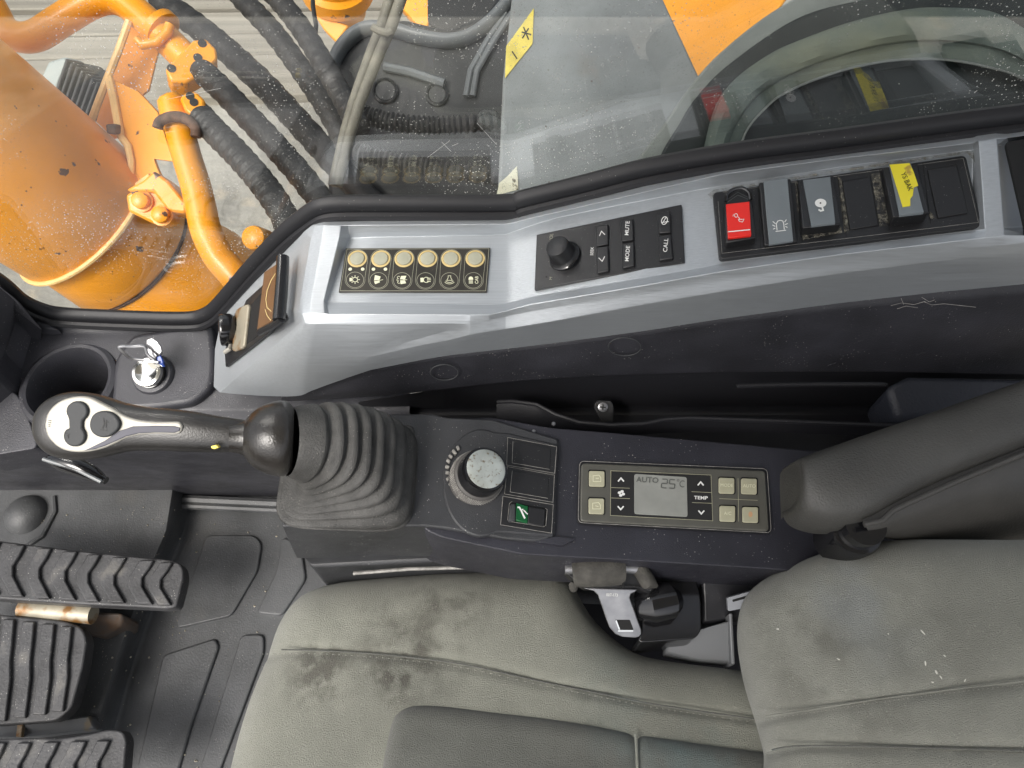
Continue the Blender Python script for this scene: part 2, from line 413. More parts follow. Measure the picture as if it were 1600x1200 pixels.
# ------------------------------------------------------------------ side trim with cup holder (left)
gask = [(-160, 352), (-60, 402), (0, 441), (30, 467), (60, 482), (100, 491), (200, 496), (290, 498), (322, 492), (345, 474), (395, 417), (445, 365), (488, 331), (512, 321), (560, 319), (650, 319), (795, 318), (820, 311), (917, 287), (1015, 262), (1156, 237), (1308, 217), (1503, 190), (1600, 178), (1760, 156)]
CUP = P(109, 601, .362); CUPR = .0395
side = thing('side_trim', 'dark grey moulded plastic side trim below the window, with round cup holder', 'trim panel', P(200, 640, .30))
def trim_z(px, py, yg):
    zt = zglass(yg) - .012
    z = poly_at([(yg, zt), (520, .372), (560, .366), (600, .361), (640, .353), (668, .340), (690, .316), (710, .276), (735, .18), (775, .005)], py) if py > yg else zt
    return z
rows = []
NX = 150
for j in range(110):
    r = []
    for i in range(NX):
        px = -170 + i * (640 + 170) / (NX - 1)
        yg = poly_at(gask, px) if px < 330 else 497
        if px > 345: yg = 497
        py = yg + (782 - yg) * j / 109
        r.append(P(px, py, trim_z(px, py, yg)))
    rows.append(r)
vs = [p for r in rows for p in r]; fs = []
for i in range(len(rows) - 1):
    for j in range(NX - 1):
        q = (i * NX + j, i * NX + j + 1, (i + 1) * NX + j + 1, (i + 1) * NX + j)
        c = sum((vs[k] for k in q), V((0, 0, 0))) / 4
        if (c.xy - CUP.xy).length > CUPR + .003 or c.z < .33: fs.append(q)
add('trim_surface', vs, fs, m_trim, side, closed=False)
cup = lathe('cup_holder', CUP, V((-.03, -.05, 1)), [(-.001, CUPR + .010), (.0035, CUPR + .008), (.0055, CUPR + .004), (.0045, CUPR + .0008), (.001, CUPR - .0006), (-.02, CUPR - .001), (-.075, CUPR - .004), (-.077, 0)], m_trim, side, seg=64, cap0=False, closed=False)
lathe('cup_floor_disc', CUP + V((0, 0, -.0745)), V((0, 0, 1)), [(0, .030), (.002, .029), (.0021, 0)], m_hole, cup)
tube('cup_tab', [CUP + V((.004, .004, -.060)), CUP + V((.014, .012, -.056)), CUP + V((.018, .006, -.06))], .006, m_gbtn, cup)
# low platform that carries the ignition switch
F_ign = fr3(P(240, 575, .366), P(330, 570, .367), P(240, 540, .371))
slab('key_platform', F_ign, [(172, 640), (178, 560), (205, 522), (330, 505), (336, 560), (332, 604), (300, 630), (240, 638)], -.03, .008, m_trim, side, r=14, bevel=.005, seg=4)
slab('front_platform', F_ign, [(-60, 600), (0, 607), (24, 612), (40, 640), (60, 700), (-60, 720)], -.05, .006, m_trim, side, r=12, bevel=.005, seg=4)
# ridge in the corner and the pillar cover beside it
prism('corner_rib', [P(32, 489, .408), P(60, 501, .388), P(92, 515, .380), P(30, 511, .390)], V((0, 0, -.012)), m_trim, side, bevel=.0015)
pil = tag(prism('pillar_cover', [PY(-140, 330, .41), PY(30, 470, .405), P(28, 492, .400), P(12, 540, .395), P(-4, 582, .40), P(-140, 640, .42)], V((-.004, 0, -.05)), m_trim, None, bevel=.004, seg=3),
          'dark grey plastic pillar cover in the far left corner below the window', 'trim panel')

# ------------------------------------------------------------------ window: pane and rubber seal
win = thing('side_window', 'large clear side window with scratches and dust, in a black rubber seal', 'window', V((0, YG, .55)))
gl = [PY(x, y - 1, YG + .004) for x, y in gask]
top = [V((gl[-1].x + .2, YG + .004, 1.25)), V((gl[0].x - .2, YG + .004, 1.25))]
m_glass = bpy.data.materials.new('window_glass'); m_glass.use_nodes = True
nt = m_glass.node_tree; nt.nodes.clear(); N_, L_ = nt.nodes, nt.links
out = N_.new('ShaderNodeOutputMaterial'); tr = N_.new('ShaderNodeBsdfTransparent'); tr.inputs[0].default_value = (.965, .975, .965, 1)
gs = N_.new('ShaderNodeBsdfGlossy'); gs.inputs['Roughness'].default_value = .004; gs.inputs[0].default_value = (1, 1, 1, 1)
gn = N_.new('ShaderNodeNewGeometry'); dt = N_.new('ShaderNodeVectorMath'); dt.operation = 'DOT_PRODUCT'; L_.new(gn.outputs['Normal'], dt.inputs[0]); L_.new(gn.outputs['Incoming'], dt.inputs[1])
def mth(op, a, b=None):
    q = N_.new('ShaderNodeMath'); q.operation = op
    for i, x in enumerate((a, b)):
        if x is None: continue
        if isinstance(x, (int, float)): q.inputs[i].default_value = x
        else: L_.new(x, q.inputs[i])
    return q.outputs[0]
fz = mth('ADD', .095, mth('MULTIPLY', .905, mth('POWER', mth('SUBTRACT', 1.0, mth('ABSOLUTE', dt.outputs['Value'])), 5.0)))   # Schlick, same from both sides of the pane
mx = N_.new('ShaderNodeMixShader'); L_.new(fz, mx.inputs[0]); L_.new(tr.outputs[0], mx.inputs[1]); L_.new(gs.outputs[0], mx.inputs[2])
# dust specks and a thin film of dirt
ge = N_.new('ShaderNodeNewGeometry'); vo = N_.new('ShaderNodeTexVoronoi'); vo.inputs['Scale'].default_value = 330; L_.new(ge.outputs['Position'], vo.inputs['Vector'])
mr = N_.new('ShaderNodeMapRange'); mr.inputs['From Min'].default_value = .20; mr.inputs['From Max'].default_value = .08; L_.new(vo.outputs['Distance'], mr.inputs['Value'])
nz = N_.new('ShaderNodeTexNoise'); nz.inputs['Scale'].default_value = 11; nz.inputs['Detail'].default_value = 4; L_.new(ge.outputs['Position'], nz.inputs['Vector'])
mr2 = N_.new('ShaderNodeMapRange'); mr2.inputs['From Min'].default_value = .46; mr2.inputs['From Max'].default_value = .64; L_.new(nz.outputs['Fac'], mr2.inputs['Value'])
mu = N_.new('ShaderNodeMath'); mu.operation = 'MULTIPLY'; L_.new(mr.outputs[0], mu.inputs[0]); L_.new(mr2.outputs[0], mu.inputs[1])
ad = N_.new('ShaderNodeMath'); ad.operation = 'MULTIPLY_ADD'; ad.inputs[1].default_value = .02; L_.new(mr2.outputs[0], ad.inputs[0]); L_.new(mu.outputs[0], ad.inputs[2])
df = N_.new('ShaderNodeBsdfDiffuse'); df.inputs[0].default_value = (.7, .7, .66, 1)
mx2 = N_.new('ShaderNodeMixShader'); L_.new(ad.outputs[0], mx2.inputs[0]); L_.new(mx.outputs[0], mx2.inputs[1]); L_.new(df.outputs[0], mx2.inputs[2]); L_.new(mx2.outputs[0], out.inputs[0])
prism('pane', gl + top, V((0, .004, 0)), m_glass, win, smooth=False)
sp = [PY(q.x, q.y, YG - .002) for q in smooth_line(gask, 150)]
tube('seal', sp, .0085, m_seal, win, seg=10, flat=.8)
tube('seal_lip', [p + V((0, -.006, -.0075)) for p in sp], .0045, m_seal, win, seg=8)
# scratches in the glass
m_scr = M('glass_scratch', (.75, .75, .72), .6)
F_gl = Fr(V((0, YG + .0035, .6)), V((0, -1, 0)))
strokes('scratch', F_gl, [[(668, 246), (700, 222), (703, 219)], [(690, 222), (705, 237)], [(745, 192), (776, 226)], [(345, 138), (300, 147), (262, 155)],
                          [(706, 228), (716, 224)], [(742, 4), (738, 12)]], .35, m_scr, win, h=.0002)

# ================================================================== upper console (silver)
def zg(px): return zglass(poly_at(gask, max(px, 512)) + 10)
R0 = [(510, 331), (650, 330), (795, 329), (820, 320), (917, 296), (1015, 271), (1156, 246), (1308, 227), (1503, 200), (1600, 189), (1760, 167)]
R1 = [(533, 352), (795, 350), (820, 343), (917, 321), (1064, 287), (1122, 273), (1308, 248), (1500, 226), (1540, 221), (1600, 212), (1760, 190)]
R2 = [(545, 371), (787, 367), (838, 349), (883, 336), (1093, 296), (1308, 261), (1500, 236), (1535, 232), (1600, 224), (1760, 202)]
R3 = [(506, 471), (780, 477), (835, 463), (1073, 423), (1122, 413), (1300, 388), (1545, 358), (1600, 351), (1760, 330)]
R3b = [(491, 490), (772, 492), (820, 477), (1000, 447), (1122, 425), (1300, 399), (1540, 371), (1600, 365), (1760, 345)]
R4 = [(475, 506), (734, 506), (820, 488), (1000, 458), (1122, 436), (1300, 410), (1450, 394), (1600, 380), (1760, 362)]
R5 = [(559, 559), (650, 538), (734, 523), (860, 503), (1000, 477), (1120, 457), (1300, 429), (1450, 410), (1600, 394), (1760, 377)]
RU = [(559, 558), (615, 538), (734, 507), (760, 501)]
R6 = [(470, 618), (515, 600), (580, 578), (685, 557), (860, 537), (1000, 518), (1122, 499), (1300, 475), (1450, 458), (1600, 444), (1760, 428)]
def zfloor(px, py):
    a, b = poly_at(R2, px), poly_at(R3, px); t = (py - a) / (b - a); return zg(px) - .011 - .008 * t
con = thing('upper_console', 'brushed silver trimmed console running along the window, dark lower face', 'console', P(900, 480, .50))
rim = zg(512)
A = [P(494, 340, rim - .005), P(490, 352, rim - .002), P(486, 372, rim - .006), P(469, 470, rim - .019), P(466, 488, rim - .021), P(470, 504, rim - .025), P(405, 560, .468), P(343, 613, .388)]
A2 = [P(500, 336, rim - .004), P(498, 352, rim + .001), P(495, 372, rim - .004), P(474, 472, rim - .017), P(472, 490, rim - .018), P(477, 505, rim - .022), P(440, 568, .474), P(400, 618, .402)]
B = [P(508, 332, rim - .004), P(506, 352, rim + .003), P(503, 372, rim - .001), P(486, 470, rim - .0135), P(485, 489, rim - .0155), P(490, 506, rim - .021), P(482, 566, .480), P(462, 619, .418)]
Bc = [P(530, 332, rim - .004), P(532, 352, rim + .003), P(530, 372, rim + .001), P(506, 470, rim - .0135), P(506, 490, rim - .0155), P(508, 506, rim - .021), P(500, 563, .483), P(486, 611, .428)]
C = [P(545, 332, rim - .004), P(545, 352, rim + .003), P(546, 372, rim - .011), P(510, 473, rim - .0185), P(515, 491, rim - .0155), P(525, 506, rim - .021), P(520, 558, .488), P(510, 602, .437)]
cols = [A, A2, B, Bc, C]
for c_, bu in zip(cols, (.000, .004, .006, .006, .006)):
    c_[6] = lerp(c_[5], c_[7], .5) + V((-.2, -1, 1)).normalized() * bu
for px in (580, 620, 660, 700, 734, 765, 790, 805, 830, 870, 940, 1010, 1080, 1130, 1200, 1260, 1320, 1400, 1470, 1520):
    g = zg(px); zr6 = poly_at([(580, .462), (685, .472), (800, .474), (1000, g - .078), (1700, g - .085)], px) if px < 900 else g - .078
    z5 = g - .0315
    cols.append([P(px, poly_at(R0, px), g - .004), P(px, poly_at(R1, px), g + .003), P(px, poly_at(R2, px), g - .011), P(px, poly_at(R3, px), g - .019), P(px, poly_at(R3b, px), g - .0155), P(px, poly_at(R4, px), g - .022), P(px, poly_at(R5, px), z5), P(px, poly_at(R6, px), zr6)])
for px, dz in ((1540, .013), (1552, .0135), (1568, .0135)):
    g = zg(px)
    cols.append([P(px - 14, poly_at(R0, px), g - .004), P(px - 12, poly_at(R1, px), g + .003), P(px - 10, poly_at(R2, px), g - .011 + dz), P(px, poly_at(R3, px), g - .019 + dz * .35), P(px, poly_at(R3b, px), g - .0155), P(px, poly_at(R4, px), g - .022), P(px, poly_at(R5, px), g - .031), P(px, poly_at(R6, px), g - .078)])
for px in (1574, 1640, 1720):                                   # edge of the pocket on the far right
    g = zg(px); dp = -.04 if px > 1570 else 0
    cols.append([P(px, poly_at(R0, px), g - .004), P(px, poly_at(R1, px), g + .002), P(px + 2, poly_at(R2, px), g - .055), P(px + 24, poly_at(R3, px), g - .06), P(px + 24, poly_at(R3b, px), g - .0155), P(px, poly_at(R4, px), g - .022), P(px, poly_at(R5, px), g - .031), P(px, poly_at(R6, px), g - .078)])
def cat(p0, p1, p2, p3, t): return .5 * ((2 * p1) + (p2 - p0) * t + (2 * p0 - 5 * p1 + 4 * p2 - p3) * t * t + (3 * p1 - p0 - 3 * p2 + p3) * t ** 3)
pxs = [None] * 5 + [580, 620, 660, 700] + [9999] * (len(cols) - 9)
for c_, px in zip(cols, pxs):                                 # front face between the outer line and the lower edge, with the raised wedge
    p4, p5, p6 = c_[5], c_[6], c_[7]; q = []
    if px == 9999: q = [lerp(p4, p5, t) for t in (.25, .5, .75, 1)] + [lerp(p5, p6, t) for t in (.25, .5, .75)]
    elif px is None:
        pc_ = p5 * 2 - (p4 + p6) * .5
        q = [p4 * (1 - u) ** 2 + pc_ * 2 * u * (1 - u) + p6 * u * u for u in (.15, .3, .5, .515, .65, .78, .9)]
    else:
        y4, y6 = poly_at(R4, px), poly_at(R6, px)
        def on(y, w): t = (y - y4) / (y6 - y4); return lerp(p4, p6, t) + V((0, -.7, .7)) * (.008 * 4 * t * (1 - t) * (700 - px) / 180 + w)
        yu, yl = poly_at(RU, px), poly_at(R5, px); k_ = (px - 559) / 175
        q = [on(lerp(y4, yu, .35), 0), on(lerp(y4, yu, .7), 0), on(yu, 0), on(yl, .0065 * k_), on(lerp(yl, y6, .3), .0045 * k_), on(lerp(yl, y6, .55), .003 * k_), on(lerp(yl, y6, .8), .001 * k_)]
    c_[6:8] = q + [p6]
dense = []
for i in range(len(cols) - 1):
    ms = 4 if i < 9 else 1
    for k in range(ms):
        t = k / ms; i0, i3 = max(i - 1, 0), min(i + 2, len(cols) - 1)
        row = []
        for j in range(len(cols[0])):
            row.append(cat(cols[i0][j], cols[i][j], cols[i + 1][j], cols[i3][j], t) if (1 < ms and i < 5 and j >= 5 and t) else lerp(cols[i][j], cols[i + 1][j], t))
        dense.append(row)
dense.append(cols[-1]); cols = dense
n = len(cols[0]); vs = [p for c in cols for p in c]; fs = []; mi = []
for i in range(len(cols) - 1):
    for j in range(n - 1): fs.append((i * n + j, (i + 1) * n + j, (i + 1) * n + j + 1, i * n + j + 1)); mi.append(1 if (i >= len(cols) - 4 and 1 <= j <= 3 and i > len(cols) - 4) else 0)
E = [PY(497, 336, .424), PY(470, 356, .424), PY(440, 388, .424), PY(395, 436, .424), PY(372, 461, .424), PY(348, 488, .424), P(336, 545, .392), P(334, 604, .380)]
e5, e6, e7 = E[5], E[6], E[7]; E = E[:6] + [lerp(e5, e6, t) for t in (.25, .5, .75, 1)] + [lerp(e6, e7, t) for t in (.25, .5, .75, 1)]
b0 = len(vs); vs += E
for j in range(n - 1): fs.append((j, j + 1, b0 + j + 1, b0 + j)); mi.append(0)
cov = add('silver_cover', vs, fs, [m_silver, m_tray], con, closed=False, bevel=.0020, seg=3, ang=16, midx=mi)
# skirt of the cover at its lower edge
sk = [c[-1] for c in cols]
grid('cover_skirt', [sk, [p + V((0, .006, -.006)) for p in sk]], m_silver, con)
# pocket opening on the far right
F_pk = fr3(P(1580, 224, zg(1580) + .0015), P(1640, 216, zg(1640) + .0015), P(1590, 300, zg(1590) - .006))
slab('pocket', F_pk, [(1571, 222), (1660, 207), (1690, 350), (1602, 356)], -.002, .0012, m_hole, con, r=6)
# dark lower face
# scuffed edge along the seal
for x0 in range(905, 1600, 16):
    if random.random() < .62:
        x1 = x0 + random.uniform(5, 15); tube('scuffed_edge', [P(x, poly_at(R0, x) + random.uniform(-.5, 1.2), zg(x) - .0015) for x in (x0, (x0 + x1) / 2, x1)], random.uniform(.0003, .0008), m_edge, con, seg=5)
R7 = [(440, 628), (529, 624), (600, 619), (664, 614), (775, 600), (900, 590), (1100, 583), (1350, 582), (1600, 587), (1760, 590)]
ra, rb, rc, rd = [], [], [], []
for px in [440, 470, 490, 515, 545, 580, 630, 685, 740, 800, 860, 930, 1000, 1060, 1122, 1210, 1300, 1370, 1450, 1520, 1600, 1700, 1760]:
    y6 = poly_at(R6, px) if px >= 470 else 618
    g = zg(px)
    z6 = poly_at([(400, .400), (470, .416), (515, .436), (580, .460), (685, .468), (800, .471), (900, zg(900) - .081)], px) if px < 900 else g - .081
    y7 = poly_at(R7, px); z7 = poly_at([(440, .385), (529, .40), (664, .408), (900, .418), (1600, .432)], px)
    p6, p7 = P(px, y6 - 5, z6), P(px, y7, z7)
    ra.append(p6 + V((0, .010, -.002))); rb.append(lerp(p6, p7, .12) + V((0, .001, 0))); rc.append(p7); rd.append(p7 + V((0, .030, -.012)))
grid('lower_face', [ra, rb, [lerp(a, b, .5) + V((0, -.003, 0)) for a, b in zip(rb, rc)], rc, rd], m_face, con, bevel=.003, seg=3, ang=20)
def on_face(px, py, off):
    y6, y7 = poly_at(R6, px), poly_at(R7, px); z7 = poly_at([(529, .40), (664, .408), (900, .418), (1600, .432)], px)
    return lerp(P(px, y6 - 5, zg(px) - .081), P(px, y7, z7), (py - y6) / (y7 - y6)) + V((0, -off, off * .45))
for ln_ in ([(1388, 476), (1405, 472), (1424, 474), (1442, 469)], [(1398, 480), (1412, 476), (1430, 478)], [(1440, 470), (1452, 474), (1470, 472), (1520, 476)], [(1404, 466), (1408, 474)], [(1436, 464), (1448, 470), (1456, 467)]):
    tube('scratch', [on_face(x, y, .0042) for x, y in ln_], .0002, m_edge, con, seg=5)
for k in range(26):
    x0, y0 = random.uniform(1020, 1590), random.uniform(505, 570); an = random.uniform(-.5, .5); L0 = random.uniform(3, 16)
    tube('scratch', [on_face(x0 + L0 * t * math.cos(an), y0 + L0 * t * math.sin(an) + random.uniform(-.6, .6), .0041) for t in (0, .5, 1)], random.uniform(.0001, .0002), m_gbtn, con, seg=4)
for px, py, rx, ry in ((975, 539.5, 25.5, 12.5), (695, 579, 21.5, 11)):
    q = []
    for a in ell(px, py, rx, ry, 40):
        y6 = poly_at(R6, a[0]); y7 = poly_at(R7, a[0]); g = zg(a[0])
        z6 = (poly_at([(580, .460), (685, .468), (800, .471)], a[0]) if a[0] < 900 else g - .081); z7 = poly_at([(529, .40), (664, .408), (900, .418), (1600, .432)], a[0])
        t = (a[1] - y6) / (y7 - y6); q.append(lerp(P(a[0], y6 - 5, z6), P(a[0], y7, z7), t) + V((0, -.0042, .0018)))
    tube('screw_plug_rim', q + q[:2], .0005, m_gbtn, con, seg=6, cap=False)

# ------------------------------------------------------------------ storage tray between the consoles
tray = thing('storage_tray', 'black plastic tray in the gap below the silver console', 'tray', P(1050, 640, .35))
ta = [P(x, y, z) for x, y, z in ((560, 628, .392), (700, 606, .396), (860, 584, .408), (1100, 574, .408), (1380, 574, .410), (1700, 580, .415))]
tb = [P(x, y, .335) for x, y in ((560, 640), (700, 640), (860, 640), (1100, 640), (1380, 640), (1700, 640))]
tcx = [P(x, y, .325) for x, y in ((560, 760), (700, 760), (860, 760), (1100, 760), (1380, 760), (1700, 760))]
grid('tray_body', [ta, tb, tcx], m_tray, tray, bevel=.006, ang=10, seg=3)
tube('tray_lip', [P(x, y, .392) for x, y in ((776, 628), (800, 627), (838, 632), (868, 648), (905, 660), (955, 664), (1005, 662), (1040, 655), (1075, 653), (1200, 657), (1380, 664), (1470, 668))], .0022, m_tray, tray, seg=8)
lipl = ((776, 629), (838, 633), (868, 649), (905, 661), (955, 665), (1005, 663), (1040, 656), (1075, 654), (1200, 658), (1380, 665), (1470, 669))
grid('tray_front', [[P(x, y, .392) for x, y in lipl], [P(x, max(y + 16, 676), .375) for x, y in lipl]], m_tray, tray)
pts = smooth_line([(1150, 606, 0), (1250, 604, 0), (1370, 604, 0), (1384, 606, 0)], 20)
tube('tray_step', [P(p.x, p.y - 3, .405) for p in pts], .0022, m_tray, tray, seg=8)
prism('end_block', [P(1384, 604, .412), P(1420, 586, .42), P(1700, 590, .43), P(1700, 655, .41), P(1404, 655, .40)], V((0, 0, -.05)), m_grain, tray, bevel=.006, seg=3)
F_tr = Fr(P(943, 638, .372), V((0, -.55, .83)))
slab('screw_tab', F_tr, [(929, 630), (934, 625), (955, 626), (959, 634), (958, 660), (940, 661), (929, 640)], -.01, 0, m_black, tray, r=4)
sc_ = lathe('screw', F_tr.at(942, 636, .0005), F_tr.N, [(0, .0052), (.0014, .0048), (.002, .003), (.0021, 0)], m_steel, tray, seg=20)
strokes('screw_slot', F_tr, [[(937, 636), (947, 637)], [(942.5, 632), (941.5, 641)]], 2.2, m_ink, sc_, h=.0028)

# ================================================================== lower console
X74 = P(740, 745, .425).x
NL = V((.12, 0, 1)).normalized()
FL = Fr(V((X74, .25, .425)), NL)
low = thing('lower_console', 'dark navy plastic arm console beside the seat, carrying the joystick', 'console', FL.at(800, 780))
slab('climate_housing', FL, [(674, 654), (770, 652), (860, 668), (960, 676), (1250, 702), (1420, 718), (1780, 750), (1780, 935), (1200, 889), (1040, 879), (900, 871), (815, 866), (690, 840), (660, 826)], -.075, 0, m_cons, low, r=12, bevel=.007, seg=4)
FLb = Fr(FL.O + NL * .004, NL)
slab('joystick_deck', FLb, [(560, 647), (674, 646), (697, 652), (770, 655), (872, 686), (868, 836), (840, 846), (790, 842), (700, 826), (664, 822), (440, 823), (442, 800)], -.085, .0, m_cboot, low, r=[6, 8, 8, 4, 4, 6, 10, 10, 10, 8, 4, 4], bevel=.004, seg=3)
# operator-side face below the deck
prism('deck_side', [FL.at(444, 826, -.002), FL.at(664, 826, -.002), FL.at(700, 831, -.002), FL.at(800, 848, -.004), FL.at(836, 852, -.008), P(840, 868, .375), P(690, 872, .362), P(485, 884, .355), P(462, 862, .36)], V((0, .05, -.03)), m_cboot, low, bevel=.003, seg=3)
slab('dial_base', FLb, ell(752, 754, 60, 84, 26, 70, 292) + [(790, 832), (865, 838), (870, 694), (792, 676)], -.004, .0016, m_cboot, low, bevel=.0014)
prism('console_base', [P(x, y, .352) for x, y in ((470, 862), (486, 886), (690, 876), (840, 874), (1200, 892), (1500, 905), (1500, 780), (470, 780))], V((0, 0, -.352)), m_cboot, low, bevel=.003)
tube('seat_side_strip', [P(x, y, .345) for x, y in ((552, 896), (640, 889), (760, 886), (880, 884))], .0016, m_edge, low, seg=6)
for x0, y0, sx in ((865, 662, 1), (834, 674, 1)):
    lathe('snap_pin', FL.at(x0, y0, .001), NL, [(0, .002), (.0012, .0014), (.0013, 0)], m_steel, low, seg=10)
# ================================================================== membrane switch panel
def Z5(x, y): return (500 + x / 5.3333, 360 + y / 5.3333)
fa = lambda px, py: P(px, py, zfloor(px, py))
Fm = fr3(fa(540, 388), fa(766, 387), fa(535, 456))
Fm.O = Fm.O + Fm.N * .0016
mem = thing('switch_panel', 'black six-key membrane switch panel with round keys above circled icons', 'switch panel', fa(650, 422))
slab('backplate', Fm, [Z5(215, 148), Z5(1418, 143), Z5(1390, 513), Z5(155, 511)], -.003, .0006, m_mem, mem, bevel=.0003)
strokes('border', Fm, [[Z5(225, 156), Z5(1408, 152), Z5(1381, 504), Z5(168, 502), Z5(225, 156)]], .55, m_key, mem, h=.0008)
kx = [(312, 238, 292, 412), (508, 238, 487, 416), (702, 238, 684, 417), (898, 237, 879, 417), (1092, 237, 1079, 417), (1294, 237, 1278, 416)]
for i, (ax, ay, bx, by) in enumerate(kx):
    k = lathe('key', Fm.at(*Z5(ax, ay), .0006), Fm.N, [(0, .0060), (.0010, .0060), (.0015, .0056), (.0017, .0045), (.0016, 0)], m_key, mem, seg=28)
    lathe('key_ring', Fm.at(*Z5(ax, ay), .0004), Fm.N, [(0, .0080), (.0007, .0078), (.0008, .0068), (.0003, .0066), (.0002, 0)], m_ring, k, seg=32)
    r = [Z5(*q) for q in ell(bx, by, 72, 65, 36)]; r2 = [Z5(*q) for q in ell(bx, by, 83, 74, 30, 170, 370)]
    strokes('icon_ring', Fm, [r + r[:1]], .62, m_key, mem, h=.0009)
    t = [Z5(*q) for q in ell(ax, ay, 86, 78, 26, 0, 180)]
    strokes('key_outline', Fm, [t + r2 + t[:1]], .5, m_key, mem, h=.0009)
    if i < 2:
        for dx in (-60, 44) if i == 0 else (-62, 38):
            lathe('indicator', Fm.at(*Z5(ax + dx, 324), .0005), Fm.N, [(0, .0015), (.0004, .0014), (.0005, 0)], m_cream, mem, seg=12)
def zz(l): return [Z5(*p) for p in l]
sunr = [[Z5(292 + 26 * math.cos(a), 410 - 24 * math.sin(a)), Z5(292 + 40 * math.cos(a), 410 - 36 * math.sin(a))] for a in [rad(45 * k) for k in range(8)]]
c_ = zz(ell(292, 410, 21, 19, 18))
strokes('icon', Fm, sunr + [c_ + c_[:1]], 1.0, m_cream, mem, h=.001); fills('icon', Fm, [zz([(246, 396), (266, 396), (266, 424), (246, 424)])], m_cream, mem, h=.001)
fills('icon', Fm, [zz([(458, 372), (505, 384), (496, 412), (450, 418)]), zz([(450, 424), (494, 418), (500, 432), (460, 448)])], m_cream, mem, h=.001)
strokes('icon', Fm, [zz([(466, 424), (525, 410)])], .7, m_cream, mem, h=.0012)
fills('icon', Fm, [zz([(676, 380), (720, 378), (708, 408), (666, 408)]), zz([(668, 416), (708, 416), (718, 440), (672, 448)])], m_cream, mem, h=.001)
strokes('icon', Fm, [zz(ell(656, 392, 12, 10, 10, 20, 250)), zz(ell(652, 412, 12, 9, 10, 60, 300)), zz(ell(658, 432, 12, 9, 10, 110, 340)), zz([(690, 411), (726, 411)])], .7, m_cream, mem, h=.001)
fills('icon', Fm, [zz([(836, 396), (862, 394), (862, 430), (838, 432)])], m_cream, mem, h=.001)
strokes('icon', Fm, [zz(ell(886, 412, 24, 22, 16, 40, 330)), zz([(892, 400), (922, 398)]), zz([(892, 412), (924, 412)]), zz([(892, 424), (922, 426)])], .9, m_cream, mem, h=.001)
strokes('icon', Fm, [zz([(1068, 378), (1090, 378), (1090, 394), (1102, 416), (1056, 416), (1068, 394), (1068, 378)]), zz(ell(1079, 402, 40, 32, 12, 215, 325)), zz(ell(1079, 402, 52, 44, 12, 220, 320))], .75, m_cream, mem, h=.001)
fills('icon', Fm, [zz([(1238, 412)] + ell(1257, 402, 19, 18, 12, 180, 0) + [(1276, 412)]), zz([(1240, 418), (1274, 418), (1274, 424), (1240, 424)]), zz([(1240, 428), (1274, 428), (1274, 433), (1240, 433)]), zz([(1240, 437), (1274, 437), (1274, 442), (1240, 442)])], m_cream, mem, h=.001)
text('lettering', 'CAB', Fm, *Z5(1305, 413), 5.2, m_cream, mem, ang=90, h=.001, wide=.85, bold=.012)

# ================================================================== radio panel
def Z6(x, y): return (820 + x / 5.926, 310 + y / 5.926)
Fr_ = fr3(fa(838, 366), fa(1065, 322), fa(838, 450))
Fr_.O = Fr_.O + Fr_.N * .0022
rd_ = thing('radio_panel', 'black radio remote panel with volume knob and three pairs of lettered keys', 'radio panel', fa(950, 390))
slab('faceplate', Fr_, [Z6(108, 335), Z6(1452, 54), Z6(1480, 590), Z6(88, 842)], -.012, .0010, m_black, rd_, bevel=.0006)
ax_ = (Fr_.N + V((-.16, .05, 0))).normalized(); kb = Fr_.at(*Z6(366, 535), .001)
kn = lathe('volume_knob', kb, ax_, [(0, .0125), (.0018, .0123), (.003, .0108), (.004, .0104), (.0135, .0094), (.0150, .0088), (.0157, .0074), (.0158, 0)], m_black, rd_, seg=40)
lathe('knob_collar', kb - ax_ * .001, ax_, [(0, .0136), (.0022, .0132), (.0030, .0118), (.0016, .0112), (.0014, 0)], m_gloss, kn, seg=40)
tilt = 12
btns = [([(655, 255), (772, 235), (772, 420), (660, 445)], '<', (716, 325)), ([(660, 450), (772, 440), (778, 668), (670, 692)], '>', (712, 560)),
        ([(888, 205), (1000, 185), (1008, 380), (895, 398)], 'MUTE', (948, 275)), ([(900, 420), (1010, 400), (1015, 620), (905, 645)], 'MODE', (950, 510)),
        ([(1228, 135), (1345, 112), (1352, 312), (1240, 322)], 'O', (1296, 205)), ([(1240, 345), (1352, 330), (1372, 550), (1245, 575)], 'CALL', (1304, 432))]
for q, s_, c in btns:
    b_ = slab('key', Fr_, [Z6(*p) for p in q], 0, .0036, m_black, rd_, bevel=.0009, seg=3)
    F2 = Fr(Fr_.O + Fr_.N * .0037, Fr_.N, Fr_.U); x, y = Z6(*c)
    if s_ == '<': strokes('arrow', F2, [[(x - 4.2, y + 3.8), (x - 1.0, y - 3.6), (x + 4.4, y + 2.0)]], 1.2, m_white, b_)
    elif s_ == '>': strokes('arrow', F2, [[(x - 4.8, y - 1.8), (x + .8, y + 3.8), (x + 4.8, y - 4.0)]], 1.2, m_white, b_)
    elif s_ == 'O':
        e = ell(x - .5, y, 4.4, 6.2, 18, rot=20); strokes('phone_symbol', F2, [e + e[:1], [(x + 6.5, y + 1.5), (x - 5, y + 3)], [(x - 3.5, y + 4), (x + 2, y - 5)]], 1.1, m_white, b_)
    else: text('lettering', s_, F2, x, y, 6.2 if s_ != 'CALL' else 6.6, m_white, b_, ang=85, wide=1.0, bold=.006)
Fl2 = Fr(Fr_.O + Fr_.N * .0011, Fr_.N, Fr_.U)
text('lettering', 'SEEK', Fl2, *Z6(622, 488), 4.8, m_white, rd_, ang=86, wide=.95, bold=.006)
text('lettering', 'VOL', Fl2, *Z6(243, 362), 4.8, m_key, rd_, ang=80)
